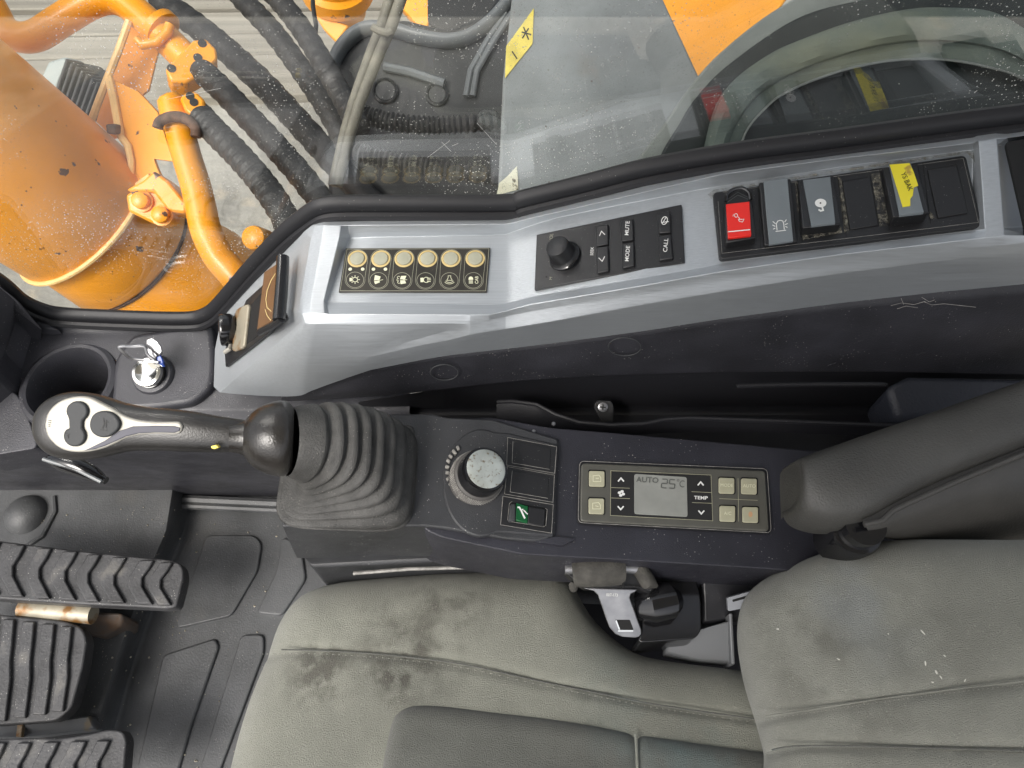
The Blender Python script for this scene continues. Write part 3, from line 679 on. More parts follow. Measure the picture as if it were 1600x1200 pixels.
text('lettering', 'M', Fl2, *Z6(240, 740), 4.4, m_key, rd_, ang=80)
lathe('microphone_hole', Fl2.at(*Z6(200, 726)), Fl2.N, [(-.0005, .0008), (.0001, .0008), (.0002, 0)], m_hole, rd_, seg=10)

# ================================================================== rocker switch bank
def Z8(x, y): return (1100 + x / 3.5556, 230 + y / 3.5556)
Fk = fr3(fa(1114, 304), fa(1510, 246), fa(1124, 402)); Fk.O = Fk.O + Fk.N * .0012
bank = thing('rocker_switch_bank', 'black six-bay rocker switch bank with red, grey and taped switches', 'switch bank', fa(1320, 325))
fr_poly = rnd_poly([Z8(48, 250), Z8(1455, 42), Z8(1548, 440), Z8(85, 622)], 7)
slab('frame', Fk, fr_poly, -.012, .0030, m_black, bank, bevel=.0018, seg=3)
strokes('frame_line', Fk, [[Z8(105, 250), Z8(1440, 62), Z8(1525, 418), Z8(100, 590), Z8(78, 300)]], .5, m_edge, bank, h=.0033)
seps = [((300, 215), (315, 560)), ((520, 180), (545, 525)), ((742, 160), (790, 495)), ((975, 120), (1030, 460)), ((1215, 85), (1260, 425))]
for a, b in seps: strokes('bay_line', Fk, [[Z8(*a), Z8(*b)]], .8, m_hole, bank, h=.0034)
m_dirt = M('settled_dust', (.16, .15, .12), .9, var=(300, .6), bump=(900, .8), holes=(260, .38, .62, .85))
for q in ([(742, 165), (762, 175), (808, 470), (780, 480)], [(930, 150), (975, 140), (1030, 430), (975, 440)], [(545, 470), (760, 440), (770, 475), (548, 515)], [(1240, 360), (1262, 360), (1290, 395), (1262, 402)], [(505, 190), (522, 190), (545, 330), (520, 360)]):
    fills('settled_dust', Fk, [[Z8(*p) for p in q]], m_dirt, bank, h=.0034)
dst = [Z8(40, 235), Z8(180, 205), Z8(700, 135), Z8(1000, 95), Z8(1450, 28), Z8(1500, 60), Z8(1480, 70), Z8(1440, 40), Z8(700, 150), Z8(60, 260)]
# red switch with latch
w1 = wedge('rocker_switch', Fk, [Z8(112, 300), Z8(268, 278), Z8(290, 500), Z8(122, 530)], .0075, .0100, m_black, bank, bevel=.0012)
F1 = Fr(Fk.O + Fk.N * .0, Fk.N, Fk.U)
def on_wedge(name, quad_full, hf, hn, quad, mat, parent, dh=.0005):
    ym = [(quad_full[0][1] + quad_full[1][1]) / 2, (quad_full[2][1] + quad_full[3][1]) / 2]
    vs = []
    for x, y in quad:
        t = (y - ym[0]) / (ym[1] - ym[0]); vs.append(Fk.at(x, y, lerp(hf, hn, t) + dh))
    return add(name, vs, [tuple(range(len(vs)))], mat, parent, smooth=False, closed=False)
def frame_on(quad, hf, hn):
    a, b = Fk.at(*quad[0], hf), Fk.at(*quad[1], hf); c = Fk.at(*quad[3], hn)
    f = fr3(a, b, c); f.O = f.O + f.N * .0008; return f
q1 = [Z8(112, 300), Z8(268, 278), Z8(290, 500), Z8(122, 530)]
Fq = frame_on(q1, .0075, .0100)
red = slab('red_cap', Fq, [Z8(122, 315), Z8(254, 300), Z8(263, 488), Z8(134, 503)], -.001, .0016, m_red, w1, bevel=.0006)
Fq2 = Fr(Fq.O + Fq.N * .0017, Fq.N, Fq.U)
strokes('red_cap_line', Fq2, [[Z8(133, 470), Z8(256, 458)]], 1.6, m_white, w1)
strokes('icon', Fq2, [[Z8(192, 402), Z8(222, 400), Z8(214, 416), Z8(196, 412), Z8(192, 402)], [Z8(*p) for p in ell(178, 379, 9, 10, 12)] + [Z8(187, 379)], [Z8(164, 374), Z8(160, 384)], [Z8(190, 386), Z8(200, 402)]], .9, m_white, w1)
lt = [Fk.at(*Z8(*p), h) for p, h in (((122, 300), .008), ((128, 262), .010), ((165, 234), .011), ((215, 228), .011), ((250, 252), .010), ((258, 290), .008))]
tube('latch', [V(q) for q in smooth_line(lt, 16)], .0014, m_gloss, w1, seg=8)
slab('latch_plate', Fk, [Z8(112, 312), Z8(125, 262), Z8(165, 238), Z8(212, 232), Z8(248, 254), Z8(264, 296)], .002, .0075, m_black, w1, bevel=.001)
strokes('latch_ridge', Fk, [[Z8(128, 292), Z8(188, 250), Z8(252, 282)], [Z8(130, 305), Z8(188, 266), Z8(254, 292)]], .7, m_grim, w1, h=.0079)
def rocker(body, strip, hf, hn):
    bq = [Z8(*p) for p in body]; r_ = wedge('rocker_switch', Fk, bq, hf, hn, m_black, bank, bevel=.0012, seg=3)
    F_ = frame_on(bq, hf, hn); slab('grey_strip', F_, [Z8(*p) for p in strip], -.002, .0004, m_grey, r_, bevel=.0003)
    return r_, Fr(F_.O + F_.N * .0006, F_.N, F_.U)
r2_, F2_ = rocker([(305, 195), (482, 172), (520, 522), (335, 545)], [(330, 188), (464, 168), (496, 520), (362, 540)], .0095, .0060)
bx = lambda pts: [Z8(*p) for p in pts]
strokes('icon', F2_, [bx([(398, 468), (456, 461)]), bx([(406, 462), (402, 425), (410, 410), (424, 406), (438, 410), (443, 425), (446, 458)]), bx([(382, 412), (398, 426)]), bx([(380, 432), (396, 440)]), bx([(384, 455), (396, 450)]), bx([(458, 402), (448, 416)]), bx([(466, 424), (450, 430)]), bx([(464, 446), (452, 440)])], 1.2, m_white, r2_)
r3_, F3_ = rocker([(520, 185), (722, 158), (762, 425), (548, 448)], [(550, 182), (702, 163), (730, 420), (597, 435)], .0060, .0125)
fills('icon', F3_, [bx(ell(648, 310, 32, 24, 20))], m_white, r3_)
strokes('icon', F3_, [bx([(656, 330), (662, 350), (648, 354), (636, 346)])], 2.6, m_white, r3_); fills('icon_dot', F3_, [bx(ell(647, 310, 5, 5, 10))], m_ink, r3_, h=.0005)
r5_, F5_ = rocker([(990, 112), (1188, 92), (1250, 362), (1050, 388)], [(1030, 98), (1150, 88), (1222, 360), (1087, 376)], .0060, .0135)
slab('yellow_tape', F5_, bx([(1032, 96), (1142, 88), (1166, 140), (1190, 212), (1166, 222), (1160, 268), (1146, 286), (1146, 325), (1104, 331)]), -.0003, .0002, m_yel, r5_, bevel=0)
F5b = Fr(F5_.O + F5_.N * .0005, F5_.N, F5_.U)
text('handwriting', 'YS BAK', F5b, *Z8(1128, 190), 8.2, m_ink, r5_, ang=-66, wide=.82, shear=.1)
for q in ([(768, 190), (925, 165), (970, 432), (812, 455)], [(1242, 126), (1405, 98), (1466, 364), (1300, 390)]):
    bl = slab('blank_plate', Fk, bx(q), 0, .0042, m_black, bank, bevel=.0005)
    c = V(Z8(*q[0])); strokes('blank_edge', Fk, [bx(q) + bx(q[:1])], .6, m_hole, bl, h=.0038)
# dust that has collected around the bank
dq = [Z8(*p) for p in ((20, 262), (55, 236), (300, 196), (700, 132), (1000, 86), (1300, 44), (1462, 18), (1502, 30), (1520, 110), (1496, 70), (1462, 34), (1300, 60), (1000, 102), (700, 148), (300, 210), (70, 250), (44, 290))]
n_ = len(dq); m_dirt2 = M('corner_dust', (.20, .19, .15), .9, holes=(190, .36, .66, .7))
vs = [P(x, y, zfloor(x, y) + .0016) for x, y in dq]
add('corner_dust', vs, [tuple(range(n_))], m_dirt2, bank, smooth=False, closed=False)

# ================================================================== power outlet on the console's front end
def ZO(x, y): return (330 + x / 6, 390 + y / 6)
Fe = fr3(PY(440, 390, .424), lerp(A[3], A[4], .5), P(338, 570, .386)); Fe.O = Fe.O + Fe.N * .002
po = thing('power_outlet', 'power outlet set in the front end of the silver console, round cap and brown flap', 'power outlet', Fe.at(395, 480))
slab('outlet_plate', Fe, [ZO(480, 335), ZO(630, 120), ZO(690, 640), ZO(520, 790), ZO(135, 1105), ZO(125, 960), ZO(230, 560)], -.002, .0006, m_black, po, r=3)
slab('socket_well', Fe, [ZO(365, 520), ZO(470, 400), ZO(465, 790), ZO(330, 890), ZO(318, 870)], -.001, .0009, m_hole, po, r=2)
slab('steel_collar', Fe, [ZO(225, 560), ZO(350, 500), ZO(320, 760), ZO(300, 920), ZO(190, 960)], 0, .0035, m_pedm, po, r=6, bevel=.0012)
lf = slab('brown_flap', Fe, [ZO(495, 210), ZO(630, 120), ZO(585, 655), ZO(425, 770)], .006, .0085, m_brown, po, bevel=.0008)
strokes('flap_arc', Fe, [[ZO(*p) for p in ((608, 215), (560, 290), (525, 380), (512, 470), (525, 545), (565, 580))], [ZO(505, 560), ZO(525, 620), ZO(560, 665)]], 1.0, m_ring, lf, h=.0088)
hb = [Fe.at(*ZO(672, 72), .010), Fe.at(*ZO(668, 180), .0098), Fe.at(*ZO(655, 420), .0095), Fe.at(*ZO(635, 660), .009)]
tube('flap_hinge', hb, .0052, m_gloss, po, seg=14)
tube('hinge_arm', [Fe.at(*ZO(660, 650), .008), Fe.at(*ZO(580, 710), .008), Fe.at(*ZO(450, 775), .008)], .0030, m_black, po, seg=8)
cx_ = (Fe.N * .35 + V((-1, -.25, .12))).normalized(); co_ = Fe.at(*ZO(185, 750), .004)
cp = lathe('socket_cap', co_, cx_, [(-.004, .0125), (0, .0150), (.008, .0152), (.0095, .0142), (.0100, .011), (.0098, 0)], m_gloss, po, seg=36)
lathe('cap_emblem', co_ + cx_ * .0098, cx_, [(0, .0098), (.0004, .0095), (.0005, 0)], m_rust, cp, seg=30)
tube('cap_strap', [Fe.at(*ZO(190, 880), .002), Fe.at(*ZO(175, 930), .004), Fe.at(*ZO(130, 960), .005)], .0022, m_satin, po, seg=8)

# ================================================================== ignition switch and key
ig = thing('ignition_switch', 'round chrome ignition switch beside the cup holder', 'ignition switch', F_ign.at(240, 585, .008))
ia = (F_ign.N + V((0, -.12, 0))).normalized(); i0 = F_ign.at(240, 586, .008)
lathe('boss', i0, ia, [(-.002, .021), (.002, .0205), (.005, .0185), (.0055, .0150), (.0050, 0)], m_trim, ig, seg=40)
lathe('lower_ring', i0, ia, [(.004, .0150), (.009, .0148), (.0095, .013), (.0096, 0)], m_gloss, ig, seg=36)
bar = lathe('barrel', i0, ia, [(.009, .0142), (.0125, .0146), (.0150, .0138), (.0155, .011), (.0146, .0098), (.0146, 0)], m_chrome, ig, seg=40)
it = i0 + ia * .0148; Fi = Fr(it, ia)
slab('key_slot_disc', Fi, [(228, 568), (236, 562), (252, 564), (250, 574), (236, 577)], -.001, .0006, m_satin, bar, r=4)
key = thing('ignition_key', 'small metal ignition key standing in the chrome switch', 'key', it)
def ZI(x, y): return (170 + x / 12.633, 515 + y / 12.633)
bow = [(985, 650, .012), (760, 610, .012), (540, 590, .014), (420, 560, .016), (300, 470, .019), (200, 360, .021), (250, 330, .021), (450, 330, .019), (700, 330, .017), (760, 480, .014), (900, 600, .012)]
bl_ = [PD(*ZI(x, y), (it - CAM).dot(ray(800, 600)) - h * .9) for x, y, h in bow]
tube('key_bow', [V(q) for q in smooth_line(bl_, 44)], .0016, m_steel, key, seg=8, flat=.8)
bl2 = [PD(*ZI(x, y), (it - CAM).dot(ray(800, 600)) - .008) for x, y in ((735, 190), (850, 150), (960, 220), (1040, 330), (1060, 440), (1000, 500), (900, 430), (800, 330), (730, 290))]
prism('key_wing', bl2, V((-.001, .0, -.004)), m_steel, key, bevel=.0012)
bl3 = [PD(*ZI(x, y), (it - CAM).dot(ray(800, 600)) - .007) for x, y in ((700, 340), (830, 380), (960, 500), (930, 600), (820, 600), (740, 500))]
prism('key_shank', bl3, V((0, 0, -.010)), m_steel, key, bevel=.001)
bl4 = [PD(*ZI(x, y), (it - CAM).dot(ray(800, 600)) - .009) for x, y in ((940, 540), (1020, 500), (1060, 580), (1080, 680), (1000, 680), (945, 620))]
prism('blue_tab', bl4, V((0, 0, -.006)), M('blue_plastic', (.02, .06, .30), .35), key, bevel=.001)
# ================================================================== joystick with bellows boot
joy = thing('joystick', 'black joystick lever with silver thumb plate, leaning out of a ribbed rubber boot', 'joystick', FL.at(548, 738))
B0 = FLb.at(546, 742, .0); B1 = PD(452, 690, .560)
nA, nB = FLb.N, V((-.84, -.20, .50)).normalized()
T0 = .050
def boot_pt(s):
    a, b, c, d = B0, B0 + nA * .035 + V((-.004, 0, 0)), B1 - nB * .032, B1
    return a * (1 - s) ** 3 + b * 3 * s * (1 - s) ** 2 + c * 3 * s * s * (1 - s) + d * s ** 3
rows = []; SEG = 72
prof = [(0, 1.02), (.006, 1.03)]
nf = 7
for k in range(nf):
    s0 = .010 + .79 * (k / nf) ** .92; s1 = .010 + .79 * ((k + 1) / nf) ** .92
    for u, r in ((.04, 1.0), (.16, 1.04), (.40, 1.04), (.56, 1.0), (.72, .90), (.90, .875)): prof.append((lerp(s0, s1, u), r))
prof += [(.81, .97), (.835, 1.03), (.87, 1.03), (.93, 1.02), (.98, 1.0), (1.0, .97)]
for s, rr in prof:
    c = boot_pt(s); e = s ** .85
    nn = nA.lerp(nB, e).normalized(); vv = (V((0, 1, 0)) - nn * nn.y).normalized(); uu = vv.cross(nn)
    hx, hy = lerp(.0535, .0265, e), lerp(.0465, .0265, e); pw = lerp(5.5, 2.1, min(1, s * 1.15))
    row = []
    for j in range(SEG):
        th = 2 * math.pi * j / SEG; ct, st = math.cos(th), math.sin(th)
        q = (abs(ct) ** pw + abs(st) ** pw) ** (-1 / pw) * rr
        row.append(c + uu * (hx * q * ct) + vv * (hy * q * st))
    rows.append(row + row[:1])
bo = grid('boot', rows, m_boot, joy, closed=True)
bo.modifiers.new('s', 'SUBSURF').render_levels = 1; bo.modifiers['s'].levels = 1
slab('boot_plate', FLb, [(452, 812), (640, 812), (648, 664), (500, 660)], -.002, .0025, m_boot, joy, r=10, bevel=.0015)
# flange between boot and grip
fo = PD(447, 685, .558); fax = V((-.955, -.12, .27)).normalized()
lathe('flange', fo, fax, [(-.005, .0235), (-.002, .0272), (.001, .0285), (.005, .0287), (.010, .0276), (.016, .0255), (.021, .0228), (.025, .0195), (.028, .0158), (.030, .0128), (.034, .0115), (.040, .0105)], M('flange_leather', (.022, .020, .018), .22, bump=(700, .5, .0005), var=(40, .4)), joy, seg=48)
# grip: lofted rings (photo x, photo y of the axis, half width px, depth, half thickness m)
GR = [(428, 684, 20, .556, .011), (384, 681.5, 25, .552, .0135), (345, 679, 28, .550, .0150), (300, 674.5, 31.5, .548, .0155), (262, 671.5, 33, .547, .0155), (240, 670.5, 33.5, .547, .0155), (210, 668.5, 36, .547, .016), (186, 668, 41, .547, .0165), (165, 667, 47, .547, .017), (145, 666, 51, .547, .0175), (120, 665.5, 53.5, .547, .0175), (98, 665.5, 51, .547, .017), (80, 666, 44, .547, .016), (67, 666, 33, .547, .0135), (59, 666, 20, .547, .0095), (55, 666, 6, .547, .004)]
rings = []; NG = 36
gsm = [smooth_line([(g[0], g[1], g[2]) for g in GR], 60), smooth_line([(g[3], g[4], 0) for g in GR], 60)]
for q, q2 in zip(*gsm):
    c = PD(q.x, q.y, q2.x); hw = max(q.z, 2) / FPX * q2.x; th_ = max(q2.y, .002)
    row = []
    for j in range(NG):
        a = 2 * math.pi * j / NG; ca, sa_ = math.cos(a), math.sin(a); pw = 2.5
        rr = (abs(ca) ** pw + abs(sa_) ** pw) ** (-1 / pw)
        row.append(c + UPV * (hw * rr * ca) + TOC * (th_ * rr * sa_ * (.72 if sa_ > 0 else 1.1)))
    rings.append(row + row[:1])
grid('grip', rings, m_grip, joy, closed=True)
Fj = Fr(PD(120, 665.5, .547) + TOC * .0122, TOC + V((.02, 0, 0)))
def ZJ(x, y): return (40 + x / 6.154, 600 + y / 6.154)
def zj(l): return [ZJ(*p) for p in l]
pl = [(182, 390), (205, 290), (270, 205), (370, 145), (500, 118), (610, 128), (720, 180), (830, 235), (940, 300), (1080, 345), (1250, 365), (1430, 362), (1480, 372), (1505, 415), (1485, 465), (1430, 484), (1250, 478), (1080, 490), (960, 520), (860, 570), (760, 612), (660, 640), (560, 655), (440, 652), (330, 620), (240, 545), (195, 470)]
plp = zj(pl); sm = [(q.x, q.y) for q in smooth_line(plp + plp[:1], 90)][:-1]
tp = slab('thumb_plate', Fj, sm, -.004, .0016, m_satin, joy, bevel=.0014, seg=3)
tri = zj([(560, 642), (760, 545), (900, 450), (1030, 408), (1250, 402), (1430, 405), (1488, 420), (1478, 452), (1430, 470), (1250, 466), (1080, 476), (960, 505), (860, 552), (760, 595), (660, 628)])
slab('plate_inlay', Fj, tri, 0, .0021, m_inlay, tp, bevel=.0005)
pn = zj(ell(490, 262, 104, 98, 16, 215, -38)) + zj([(545, 350), (540, 420)]) + zj(ell(465, 500, 106, 104, 16, 38, -218)) + zj([(415, 430), (412, 350)])
slab('rocker_button', Fj, pn, 0, .0042, m_gbtn, joy, bevel=.0018, seg=3)
hb_ = slab('horn_button', Fj, zj(rnd_poly([(605, 390), (640, 285), (740, 252), (850, 280), (908, 370), (890, 440), (800, 510), (710, 518), (630, 470)], 60)), 0, .0045, m_gbtn, joy, bevel=.0016, seg=3)
Fj2 = Fr(Fj.O + Fj.N * .0047, Fj.N)
strokes('horn_symbol', Fj2, [zj([(745, 325), (755, 380), (735, 430)]), zj([(718, 440), (780, 445)]), zj([(775, 345), (770, 420)]), zj([(760, 380), (795, 365)])], 1.4, m_ink, hb_)
strokes('plate_marks', Fr(Fj.O + Fj.N * .0018, Fj.N), [zj([(218, 352), (246, 352)]), zj([(216, 372), (246, 372)]), zj([(216, 392), (236, 392)]), zj([(218, 408), (234, 408)])], 1.0, m_ink, tp)
strokes('button_mark', Fr(Fj.O + Fj.N * .0044, Fj.N), [zj([(385, 462), (375, 480), (402, 474)]), zj([(400, 490), (412, 524)]), zj([(425, 478), (395, 500)])], .9, m_ink, joy)
# the spring clip hanging below the head
c0 = [PD(x, y, .60) for x, y in ((76, 716), (95, 722), (125, 731), (152, 744), (166, 751))]
tube('trigger', [V(q) for q in smooth_line(c0, 20)], [.004 + .0055 * math.sin(math.pi * min(1, i / 17)) for i in range(20)], m_gloss, joy, seg=14, flat=.8)
tube('trigger_rib', [V(q) + TOC * .007 for q in smooth_line(c0, 20)], .0017, m_grim, joy, seg=8)
slab('paint_chip', Fr(PD(335, 699, .535), TOC), [(329, 697), (338, 695), (342, 699), (336, 702), (330, 701)], -.003, .0015, m_stick, joy)

# ================================================================== throttle dial
def ZD(x, y): return (680 + x / 6.315, 660 + y / 6.315)
dial = thing('throttle_dial', 'round ribbed throttle dial with worn silver cap and white pointer', 'dial', FLb.at(742, 748))
d0 = FLb.at(*ZD(395, 560), .0018); dA = (FLb.at(*ZD(505, 455), .030) - d0).normalized(); dn = (FLb.at(*ZD(505, 455), .030) - d0).length
rb_ = lathe('knob', d0, dA, [(-.003, .0222), (.001, .0225), (.004, .0222), (dn * .42, .0212), (dn * .46, .0195), (dn * .5, .0192)], m_dial, dial, seg=48)
kv, kf = [], []
a_ = (V((1, 0, 0)) - dA * dA.x).normalized(); b_ = dA.cross(a_)
for ri in range(7):
    for j in range(64):
        th = 2 * math.pi * (j + .5 * (ri % 2)) / 64; rr = lerp(.0226, .0213, ri / 7); h = .003 + ri * (dn * .42 - .004) / 7
        o_ = d0 + dA * h + (a_ * math.cos(th) + b_ * math.sin(th)) * rr; t_ = (b_ * math.cos(th) - a_ * math.sin(th)); n_ = (a_ * math.cos(th) + b_ * math.sin(th)); k0 = len(kv)
        kv += [o_ + t_ * .0008, o_ + dA * .0008, o_ - t_ * .0008, o_ - dA * .0008, o_ + n_ * .0006]
        kf += [(k0, k0 + 1, k0 + 4), (k0 + 1, k0 + 2, k0 + 4), (k0 + 2, k0 + 3, k0 + 4), (k0 + 3, k0, k0 + 4)]
tag(add('knurling', kv, kf, m_edge, rb_, smooth=False, closed=False), kind='stuff')
lathe('knob_rim', d0, dA, [(dn * .45, .0195), (dn * .80, .0188), (dn * .92, .0186), (dn * .97, .0178), (dn * .98, .0160)], m_gloss, dial, seg=48)
lathe('silver_cap', d0, dA, [(dn * .90, .0165), (dn * .985, .0162), (dn * 1.01, .0145), (dn * 1.018, .009), (dn * 1.02, 0)], m_dialcap, dial, seg=48)
F_d = Fr(d0 + dA * dn * .6, dA)
slab('pointer', F_d, [ZD(250, 545), ZD(295, 495), ZD(330, 545)], -.008, .001, m_white, dial, bevel=.0004)
for p, q in (((235, 270), (218, 228)), ((208, 310), (172, 268)), ((170, 345), (138, 318)), ((148, 388), (114, 362)), ((140, 440), (100, 428)), ((138, 492), (102, 488)), ((146, 540), (112, 560)), ((168, 590), (138, 612)), ((200, 640), (172, 662)), ((240, 690), (222, 738))):
    x0, y0 = ZD(*p); x1, y1 = ZD(*q); d_ = V((x1 - x0, y1 - y0)); n2 = V((-d_.y, d_.x)).normalized() * 2.1
    slab('scale_mark', FLb, [(x0 + n2.x, y0 + n2.y), (x1 + n2.x, y1 + n2.y), (x1 - n2.x, y1 - n2.y), (x0 - n2.x, y0 - n2.y)], .001, .0042, m_edge, dial, bevel=.0005)

# ================================================================== switch column: two blanks and the green switch
Fs = Fr(FLb.O + FLb.N * .0016, FLb.N)
def blank(q, lab, loc):
    t = thing('blank_switch_cover', lab, 'switch cover', loc, 'switch bays beside the dial')
    slab('cover_plate', Fs, [ZD(*p) for p in q], -.004, .0016, m_black, t, bevel=.0004)
    c = sum((V(ZD(*p)) for p in q), V((0, 0))) / 4
    slab('inset', Fs, [tuple(c + (V(ZD(*p)) - c) * f_) for p, f_ in zip(q, (.78, .78, .78, .78))], 0, .0021, m_black, t, bevel=.0004)
    F_ = Fr(Fs.O + Fs.N * .0018, Fs.N); strokes('edge_line', F_, [[ZD(*p) for p in q] + [ZD(*q[0])]], .7, m_edge, t)
    F_ = Fr(Fs.O + Fs.N * .0022, Fs.N); i_ = [tuple(c + (V(ZD(*p)) - c) * .78) for p in q]; strokes('inset_line', F_, [[i_[0], i_[3], i_[2]]], .7, m_edge, t)
    return t
blank([(716, 148), (1198, 240), (1180, 502), (705, 420)], 'black blank switch cover, uppermost of the three bays right of the dial', Fs.at(830, 708))
blank([(712, 436), (1176, 520), (1162, 788), (684, 706)], 'black blank switch cover in the middle bay, right of the dial', Fs.at(828, 757))
gs_ = thing('rocker_switch', 'black rocker switch with green seat symbol, lowest of the three bays', 'switch', Fs.at(822, 803), 'switch bays beside the dial')
gq = [(668, 728), (1165, 812), (1148, 1092), (645, 1010)]
slab('frame', Fs, [ZD(*p) for p in gq], -.004, .0018, m_black, gs_, bevel=.0005)
strokes('edge_line', Fr(Fs.O + Fs.N * .002, Fs.N), [[ZD(*p) for p in gq] + [ZD(*gq[0])]], .8, m_edge, gs_)
iq = [ZD(*p) for p in ((735, 785), (1105, 845), (1090, 1035), (715, 975))]
slab('well', Fs, rnd_poly(iq, 3), 0, .0024, m_hole, gs_)
strokes('well_line', Fr(Fs.O + Fs.N * .0027, Fs.N), [[ZD(760, 778), ZD(732, 800), ZD(714, 960), ZD(735, 978), ZD(1070, 1030), ZD(1092, 1015), ZD(1105, 860), ZD(1085, 848)]], .7, m_edge, gs_)
wedge('rocker_half', Fs, [ZD(920, 830), ZD(1090, 855), ZD(1075, 1025), ZD(910, 1000)], .004, .004, m_black, gs_)
wedge('rocker_half', Fs, [ZD(742, 800), ZD(798, 792), ZD(796, 965), ZD(722, 975)], .0055, .0055, m_gbtn, gs_, bevel=.0015)
Fg = Fr(Fs.O + Fs.N * .0046, Fs.N)
slab('green_lens', Fs, [ZD(798, 792), ZD(918, 826), ZD(912, 992), ZD(797, 966)], 0, .0045, m_green, gs_)
strokes('seat_symbol', Fg, [[ZD(812, 838), ZD(830, 838), ZD(850, 872), ZD(885, 948)]], 2.6, m_white, gs_)
strokes('seat_symbol', Fg, [[ZD(848, 868), ZD(868, 856)], [ZD(872, 866), ZD(912, 906)]], 1.8, m_white, gs_)
slab('switch_foot', FL, [(835, 846), (868, 838), (900, 842), (880, 852)], -.01, .003, m_cons, low, r=3)

# ================================================================== climate control panel
def ZC(x, y): return (760 + x / 2.963, 640 + y / 2.963)
cl = thing('climate_panel', 'olive-grey climate control panel with liquid crystal display showing 25 degrees', 'climate control', FL.at(1055, 778))
slab('surround', FL, [ZC(430, 235), ZC(1302, 272), ZC(1322, 573), ZC(422, 525)], -.004, .0032, m_black, cl, r=9, bevel=.0012, seg=3)
fp = [ZC(440, 246), ZC(1292, 282), ZC(1310, 562), ZC(434, 516)]
slab('bezel', FL, fp, 0, .0050, m_bez, cl, r=7, bevel=.0012, seg=3)
fo_ = rnd_poly([ZC(431, 238), ZC(1300, 274), ZC(1319, 570), ZC(425, 523)], 8); strokes('edge_line', FL, [fo_ + fo_[:1]], .8, m_edge, cl, h=.0036)
slab('black_field', FL, [ZC(576, 283), ZC(1040, 303), ZC(1048, 515), ZC(574, 490)], .003, .0052, m_bezd, cl, bevel=.0002)
Fc = Fr(FL.O + FL.N * .0054, FL.N)
bq = [ZC(576, 283), ZC(1040, 303), ZC(1048, 515), ZC(574, 490)]
strokes('field_line', Fc, [bq + bq[:1], [ZC(577, 361), ZC(664, 364)], [ZC(577, 409), ZC(664, 412)], [ZC(950, 380), ZC(1042, 384)], [ZC(952, 430), ZC(1044, 434)]], .7, m_btn, cl)
slab('display', FL, [ZC(685, 297), ZC(928, 312), ZC(932, 497), ZC(685, 483)], .003, .0056, m_lcd, cl, r=4, bevel=.0002)
Fd_ = Fr(FL.O + FL.N * .0058, FL.N); dsp = bpy.data.objects['display']
text('lettering', 'AUTO', Fd_, *ZC(745, 325), 8.6, m_lcdink, dsp, ang=-3, wide=1.05, bold=.012)
def seg7(dg, x, y, w_, h_, sk=1.2):
    on = {'2': 'abged', '5': 'afgcd'}[dg]; pts = {'a': ((0, 0), (1, 0)), 'b': ((1, 0), (1, .5)), 'c': ((1, .5), (1, 1)), 'd': ((0, 1), (1, 1)), 'e': ((0, .5), (0, 1)), 'f': ((0, 0), (0, .5)), 'g': ((0, .5), (1, .5))}
    o_ = []
    for k in on:
        (u0, v0), (u1, v1) = pts[k]; o_.append([(x + u0 * w_ - v0 * sk + .06 * (u1 - u0) * w_, y + v0 * h_ + u0 * .4), (x + u1 * w_ - v1 * sk - .06 * (u1 - u0) * w_, y + v1 * h_ + u1 * .4)])
    return o_
strokes('digits', Fd_, seg7('2', 1034.5, 748.5, 8.5, 13.5) + seg7('5', 1046.5, 749.2, 8.5, 13.5), 1.7, m_lcdink, dsp)
e = ell(1059.5, 750.5, 1.5, 1.5, 10); strokes('degree_sign', Fd_, [e + e[:1]], .8, m_lcdink, dsp)
text('lettering', 'C', Fd_, 1065.5, 756, 11, m_lcdink, dsp, ang=-3, wide=.8)
for x, y, up in ((623, 325, 1), (622, 455, 0), (992, 343, 1), (995, 475, 0)):
    x, y = ZC(x, y); d_ = 2.6 if up else -2.6; strokes('arrow', Fc, [[(x - 4.6, y + d_), (x, y - d_), (x + 4.6, y + d_)]], 2.2, m_white, cl)
x, y = ZC(625, 388)
fills('fan_symbol', Fc, [[(x + 3.2 * math.cos(rad(a)) + 2.7 * math.cos(rad(t)), y + 3.2 * math.sin(rad(a)) + 2.2 * math.sin(rad(t))) for t in range(0, 360, 30)] for a in (20, 110, 200, 290)], m_white, cl)
text('lettering', 'TEMP', Fc, *ZC(993, 408), 5.4, m_white, cl, ang=-2, wide=1.2, bold=.025)
strokes('cross_line', Fc, [[ZC(1165, 318), ZC(1168, 518)], [ZC(1078, 412), ZC(1256, 420)]], .7, m_btn, cl)
